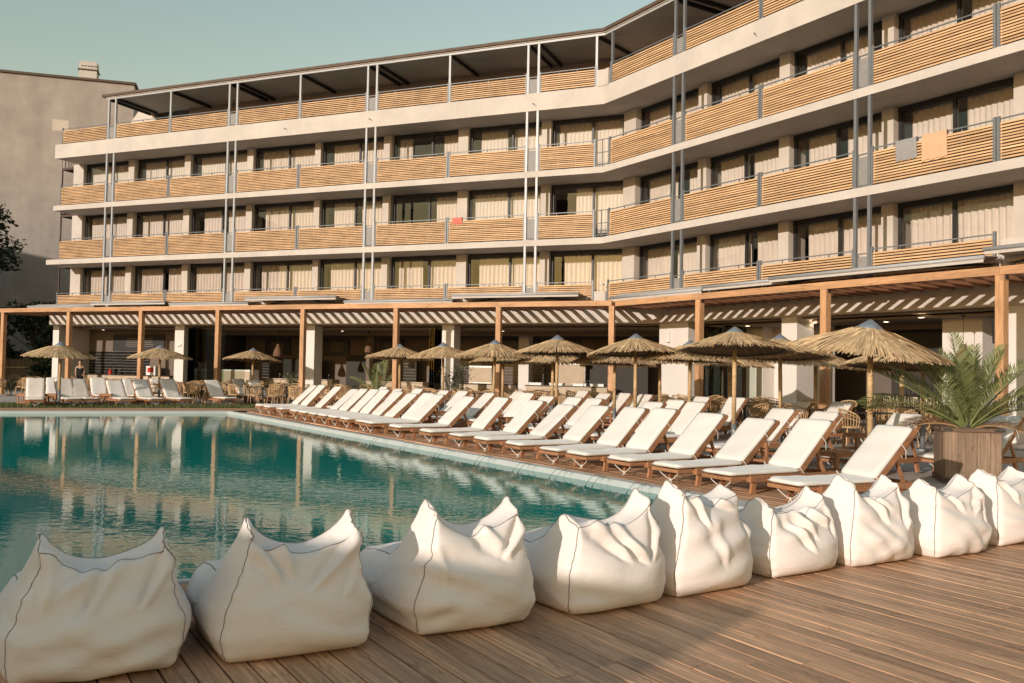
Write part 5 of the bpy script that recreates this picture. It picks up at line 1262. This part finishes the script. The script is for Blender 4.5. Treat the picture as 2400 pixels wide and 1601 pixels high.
# ------------------------------------------------------------------ bean bags
def make_bag(seed, zt=.74, sag=.13, earL=.0, earR=.0, lean=0., folds=(), seat=.35, N=60, K=9, flop=0., wmul=1.0):
    """bean bag as sewn: back panel, top band with two ear corners, sloping front, seat, bulging sides"""
    rng = np.random.RandomState(seed)
    ns = [2, 44, 9, 20, 26, 12, 24]             # bottom lip, back, band, front slope, seat, front, underside
    M = sum(ns); cor = np.cumsum([0] + ns)      # cor[1]..cor[2] back panel, cor[2]..cor[3] band ...
    u = np.linspace(-1, 1, N)[:, None]; au = np.abs(u)
    X = np.zeros((N, M, 3)); tag = np.zeros((N, M), int); VV = np.zeros((N, M))
    topz = zt - sag * (1 - au ** 1.7) + np.where(u < 0, earL, earR) * au ** 3 + rng.normal(0, .004, 3) @ np.array([1, 0, 0])
    fz = topz + .045 + .030 * au ** 5 - .02 * (1 - au ** 2)
    side = lambda z, y: wmul * (.30 + .055 * np.clip(1 - z / .7, 0, 1) + .075 * np.exp(-((z - .20) / .22) ** 2) + .05 * np.clip(y / .5, 0, 1) * np.exp(-((z - .18) / .3) ** 2))
    def put(j0, n, fy, fz_, t):
        for k in range(n):
            f = k / n; j = j0 + k; y = fy(f); z = fz_(f)
            y = y + 0 * u; z = z + 0 * u
            X[:, j, 1] = y[:, 0]; X[:, j, 2] = z[:, 0]; tag[:, j] = t; VV[:, j] = f
            w = side(z, np.maximum(y, 0)); X[:, j, 0] = (u * w)[:, 0]
    belly = lambda f: np.sin(np.pi * np.clip(f, 0, 1) ** .62) ** .9
    put(cor[0], ns[0], lambda f: .05 - .03 * f, lambda f: .0 + .004 * f, 0)
    put(cor[1], ns[1], lambda f: .02 + .07 * f ** 1.6 - .115 * belly(f) * (1 - au ** 2.6) - .02 * belly(f), lambda f: .006 + (topz - .006) * f, 1)
    put(cor[2], ns[2], lambda f: .09 + .19 * f + .02 * (1 - au ** 2) * np.sin(np.pi * f), lambda f: topz + (fz - topz) * f ** .8 - .035 * np.sin(np.pi * f) * (1 - au ** 4), 2)
    put(cor[3], ns[3], lambda f: .28 + .30 * f ** .8, lambda f: fz + (seat + .05 - fz) * (1 - (1 - f) ** 1.8), 3)
    put(cor[4], ns[4], lambda f: .58 + .43 * f, lambda f: seat + .05 + .035 * np.sin(np.pi * f) * (1 - au ** 2) - .05 * f ** 3, 4)
    put(cor[5], ns[5], lambda f: 1.01 + .07 * np.sin(np.pi * f * .95) ** .8 * (1 - .4 * au ** 2), lambda f: seat - (seat - .02) * f, 5)
    put(cor[6], ns[6], lambda f: 1.02 - .97 * f, lambda f: .0 + 0 * f, 6)
    z = X[:, :, 2]
    # rounded footprint
    foot = np.clip(1 - z / .08, 0, 1) ** 2; X[:, :, 0] *= 1 - .04 * foot
    V = X.reshape(-1, 3); idx = np.arange(N * M).reshape(N, M); quads = []
    for i in range(N - 1):
        a = idx[i]; b = idx[i + 1]
        quads += list(zip(a, np.roll(a, -1), np.roll(b, -1), b))
    n = N * M; parts = [V]; cen = np.array([.50, .22])
    for sg, e in ((-1, idx[0]), (1, idx[-1])):
        E = V[e]; prev = e
        for k in range(1, K):
            f = 1 - k / K; R = np.zeros((M, 3)); R[:, 1:] = cen + (E[:, 1:] - cen) * f
            bul = .085 * (1 - f ** 2.2) * np.exp(-((R[:, 2] - .20) / .30) ** 2)
            base = E[:, 0] * f + sg * (.40 * wmul) * (1 - f)
            R[:, 0] = base + sg * bul * (E[:, 2] < .9)
            cur = np.arange(n, n + M); n += M; parts.append(R)
            if sg < 0: quads += list(zip(prev, cur, np.roll(cur, -1), np.roll(prev, -1)))
            else: quads += list(zip(prev, np.roll(prev, -1), np.roll(cur, -1), cur))
            prev = cur
        parts.append(np.array([[sg * (.40 * wmul + .085), cen[0], cen[1]]])); c = n; n += 1
        for j in range(M):
            q = (prev[j], c, prev[(j + 1) % M]) if sg < 0 else (prev[j], prev[(j + 1) % M], c)
            quads.append(q)
    V = np.concatenate(parts)
    # soften: a few rounds of smoothing, lighter at the ears
    nb = {}
    ea = set()
    for q in quads:
        for a, b in zip(q, q[1:] + q[:1]): ea.add((int(min(a, b)), int(max(a, b))))
    Eg = np.array(sorted(ea)); deg = np.bincount(Eg.ravel(), minlength=n).astype(float)
    keep = np.ones(n)
    tips = [idx[0, cor[2]], idx[-1, cor[2]], idx[0, cor[3]], idx[-1, cor[3]]]
    for t in tips: keep = np.minimum(keep, np.clip(np.linalg.norm(V - V[t], axis=1) / .10, .32, 1))
    def smooth(V, it, lam):
        for _ in range(it):
            S = np.zeros_like(V)
            for c in range(3): S[:, c] = np.bincount(Eg[:, 0], weights=V[Eg[:, 1], c], minlength=n) + np.bincount(Eg[:, 1], weights=V[Eg[:, 0], c], minlength=n)
            V = V + (S / deg[:, None] - V) * (lam * keep)[:, None]
        return V
    V = smooth(V, 6, .5)
    def normals(V):
        N_ = np.zeros_like(V)
        T = np.array([(q[0], q[1], q[2]) for q in quads] + [(q[0], q[2], q[3]) for q in quads if len(q) == 4])
        fn = np.cross(V[T[:, 1]] - V[T[:, 0]], V[T[:, 2]] - V[T[:, 0]])
        for k in range(3):
            for c in range(3): N_[:, c] += np.bincount(T[:, k], weights=fn[:, c], minlength=n)
        return N_ / (np.linalg.norm(N_, axis=1)[:, None] + 1e-9)
    Nn = normals(V)
    if np.mean((Nn * (V - V.mean(0))).sum(1)) < 0: quads = [q[::-1] for q in quads]; Nn = -Nn
    # long folds running down from the ears and the top seam on the back panel
    d = np.zeros(n); ii = idx[:, cor[1]:cor[2] + 4]; P = V[ii]; px, pz = P[:, :, 0], P[:, :, 2]
    disp = np.zeros(px.shape)
    for (x0, z0, x1, z1, w, a) in folds:
        dx, dz = x1 - x0, z1 - z0; L = np.hypot(dx, dz); tx, tz = dx / L, dz / L
        s = ((px - x0) * tx + (pz - z0) * tz) / L; dist = (px - x0) * -tz + (pz - z0) * tx + .012 * np.sin(s * 4 + x0 * 9)
        env = np.clip((s + .15) / .25, 0, 1) * np.clip((1.02 - s) / .25, 0, 1); ww = w * (1.1 - .75 * np.clip(s, 0, 1))
        disp += 1.4 * a * env * (np.exp(-((dist - ww * .55) / (ww * .75)) ** 2) - .9 * np.exp(-((dist + ww * .55) / (ww * .75)) ** 2))
    d[ii.ravel()] += disp.ravel()
    # level creases low on the bag, puckers along the seams
    x, y, z = V.T; w = np.zeros(n)
    for k in range(26):
        ang = rng.normal(0, .35); kx, kz = np.sin(ang), np.cos(ang); fr = rng.uniform(16, 46); ph = rng.uniform(0, 6.28)
        cx, cz, r = rng.uniform(-.4, .4), rng.uniform(.05, .5), rng.uniform(.10, .26); cyy = rng.choice([0, .5, .9])
        m = np.exp(-(((x - cx) / (r * 1.6)) ** 2 + ((z - cz) / r) ** 2 + ((y - cyy) / .35) ** 2)); p = np.sin((x * kx + y * .3 * kx + z * kz) * fr + ph)
        w += m * np.sign(p) * np.abs(p) ** .7 * rng.uniform(.004, .011)
    seams = [V[idx[0, cor[1]:cor[5]]], V[idx[-1, cor[1]:cor[5]]]]
    for S in seams:
        dist = np.full(n, 9.); arc = np.zeros(n)
        for k in range(0, len(S), 2):
            dd = np.linalg.norm(V - S[k], axis=1); b = dd < dist; dist[b] = dd[b]; arc[b] = k
        pk = np.sin(arc * .9 + rng.uniform(0, 6) + 1.3 * np.sin(arc * .23)) ; w += np.exp(-(dist / .055) ** 2) * pk * .0055 - np.exp(-(dist / .018) ** 2) * .006
    S = V[idx[:, cor[2]]]; dist = np.min(np.linalg.norm(V[:, None] - S[None, ::3], axis=2), axis=1); w -= np.exp(-(dist / .018) ** 2) * .005
    low = np.clip(z / .03, 0, 1); V = V + Nn * ((d + w) * low)[:, None]
    V = smooth(V, 1, .35)
    V[:, 0] += lean * V[:, 2] + flop * np.clip(V[:, 2] - .45, 0, 1) * (V[:, 0] < 0) * .8; V[:, 2] = np.maximum(V[:, 2], .003)
    return V, quads, idx, cor

BAGS = [(225, 1604, 28, dict(zt=.64, sag=.10, lean=.05, folds=[(.02, .56, -.20, .46, .05, .016), (.10, .60, -.10, .33, .05, .024), (.33, .68, .18, .33, .05, .028), (-.30, .64, -.25, .36, .06, .018)])),
        (702, 1549, 27, dict(zt=.68, sag=.12, earR=.02, lean=.08, folds=[(-.27, .72, -.05, .44, .06, .030), (.33, .70, .02, .36, .055, .030), (-.30, .58, -.12, .40, .05, .015), (.3, .5, .2, .3, .04, .01)])),
        (1128, 1483, 30, dict(zt=.70, sag=.12, earL=.02, lean=.08, folds=[(-.24, .74, .20, .46, .07, .022), (.33, .68, .14, .42, .05, .024), (.0, .55, .2, .40, .05, .014), (-.33, .5, -.24, .3, .04, .012)])),
        (1465, 1434, 32, dict(zt=.65, sag=.11, earL=-.09, earR=.06, flop=-.10, lean=.08, folds=[(-.24, .56, .05, .34, .07, .034), (-.1, .56, .2, .3, .06, .03), (.32, .62, .22, .30, .05, .024)])),
        (1694, 1393, 36, dict(zt=.70, sag=.06, earL=.05, earR=-.02, lean=.07, folds=[(-.28, .78, -.10, .48, .05, .024), (-.05, .70, .22, .58, .05, .02), (.34, .6, .28, .34, .05, .018), (-.1, .5, .0, .2, .08, .012)])),
        (1905, 1350, 34, dict(zt=.56, sag=.09, lean=.06, earL=-.02, earR=.04, wmul=1.0, folds=[(-.30, .58, .08, .30, .07, .036), (-.25, .46, .0, .20, .06, .026), (.05, .52, .26, .36, .06, .026), (.3, .5, .3, .25, .05, .014)])),
        (2088, 1326, 31, dict(zt=.66, sag=.12, lean=.05, earL=.03, folds=[(-.26, .70, .02, .36, .06, .026), (.33, .66, .20, .28, .06, .028), (-.1, .6, .1, .46, .05, .02)])),
        (2275, 1305, 32, dict(zt=.62, sag=.10, earR=.02, lean=.06, folds=[(-.24, .64, .0, .40, .06, .024), (.34, .62, .10, .36, .06, .026), (.3, .5, .26, .26, .05, .016)])),
        (2412, 1277, 35, dict(zt=.66, sag=.10, folds=[(-.28, .66, -.08, .4, .06, .024), (.3, .62, .12, .4, .05, .02)]))]
BLAB = ['cream canvas bean bag at the left edge, first in the row', 'cream canvas bean bag fully shaded, second from the left', 'cream canvas bean bag with sunlit ears, third from the left', 'cream canvas bean bag with flopped left ear, fourth from the left',
        'cream canvas bean bag half sunlit, fifth from the left', 'low slumped cream canvas bean bag, sixth from the left', 'cream canvas bean bag in front of the nearest lounger, seventh from left', 'cream canvas bean bag in front of the timber planter, eighth from left', 'cream canvas bean bag cut by the right edge of the picture']
for k, (px, py, a, kw) in enumerate(BAGS):
    g = gz(px, py, 0); t = thing('bean_bag', BLAB[k], 'bean bag', (g.x, g.y, 0), D(a), 'row of bean bags on the deck')
    P, fs, bidx, bcor = make_bag(k + 1, **kw); fs = [tuple(dict.fromkeys(int(v) for v in q)) for q in fs]
    P = P.copy(); P[:, 1] += .06
    me = bpy.data.meshes.new('cover'); me.from_pydata(P.tolist(), [], fs); me.materials.append(MT['bag']); me.polygons.foreach_set('use_smooth', [True] * len(fs)); me.update()
    o = obj('cover', me, t)
    for i_ in (0, bidx.shape[0] - 1):
        st = MB(); st.tube([Vector(P[bidx[i_, j]]) for j in range(bcor[1], bcor[6])], .0036, 5); obj('side_seam', st, t, m='seam', smooth=True)
    for j in (bcor[2], bcor[3]):
        st = MB(); st.tube([Vector(P[bidx[i_, j]]) for i_ in range(bidx.shape[0])], .0032, 5); obj('top_seam', st, t, m='seam', smooth=True)
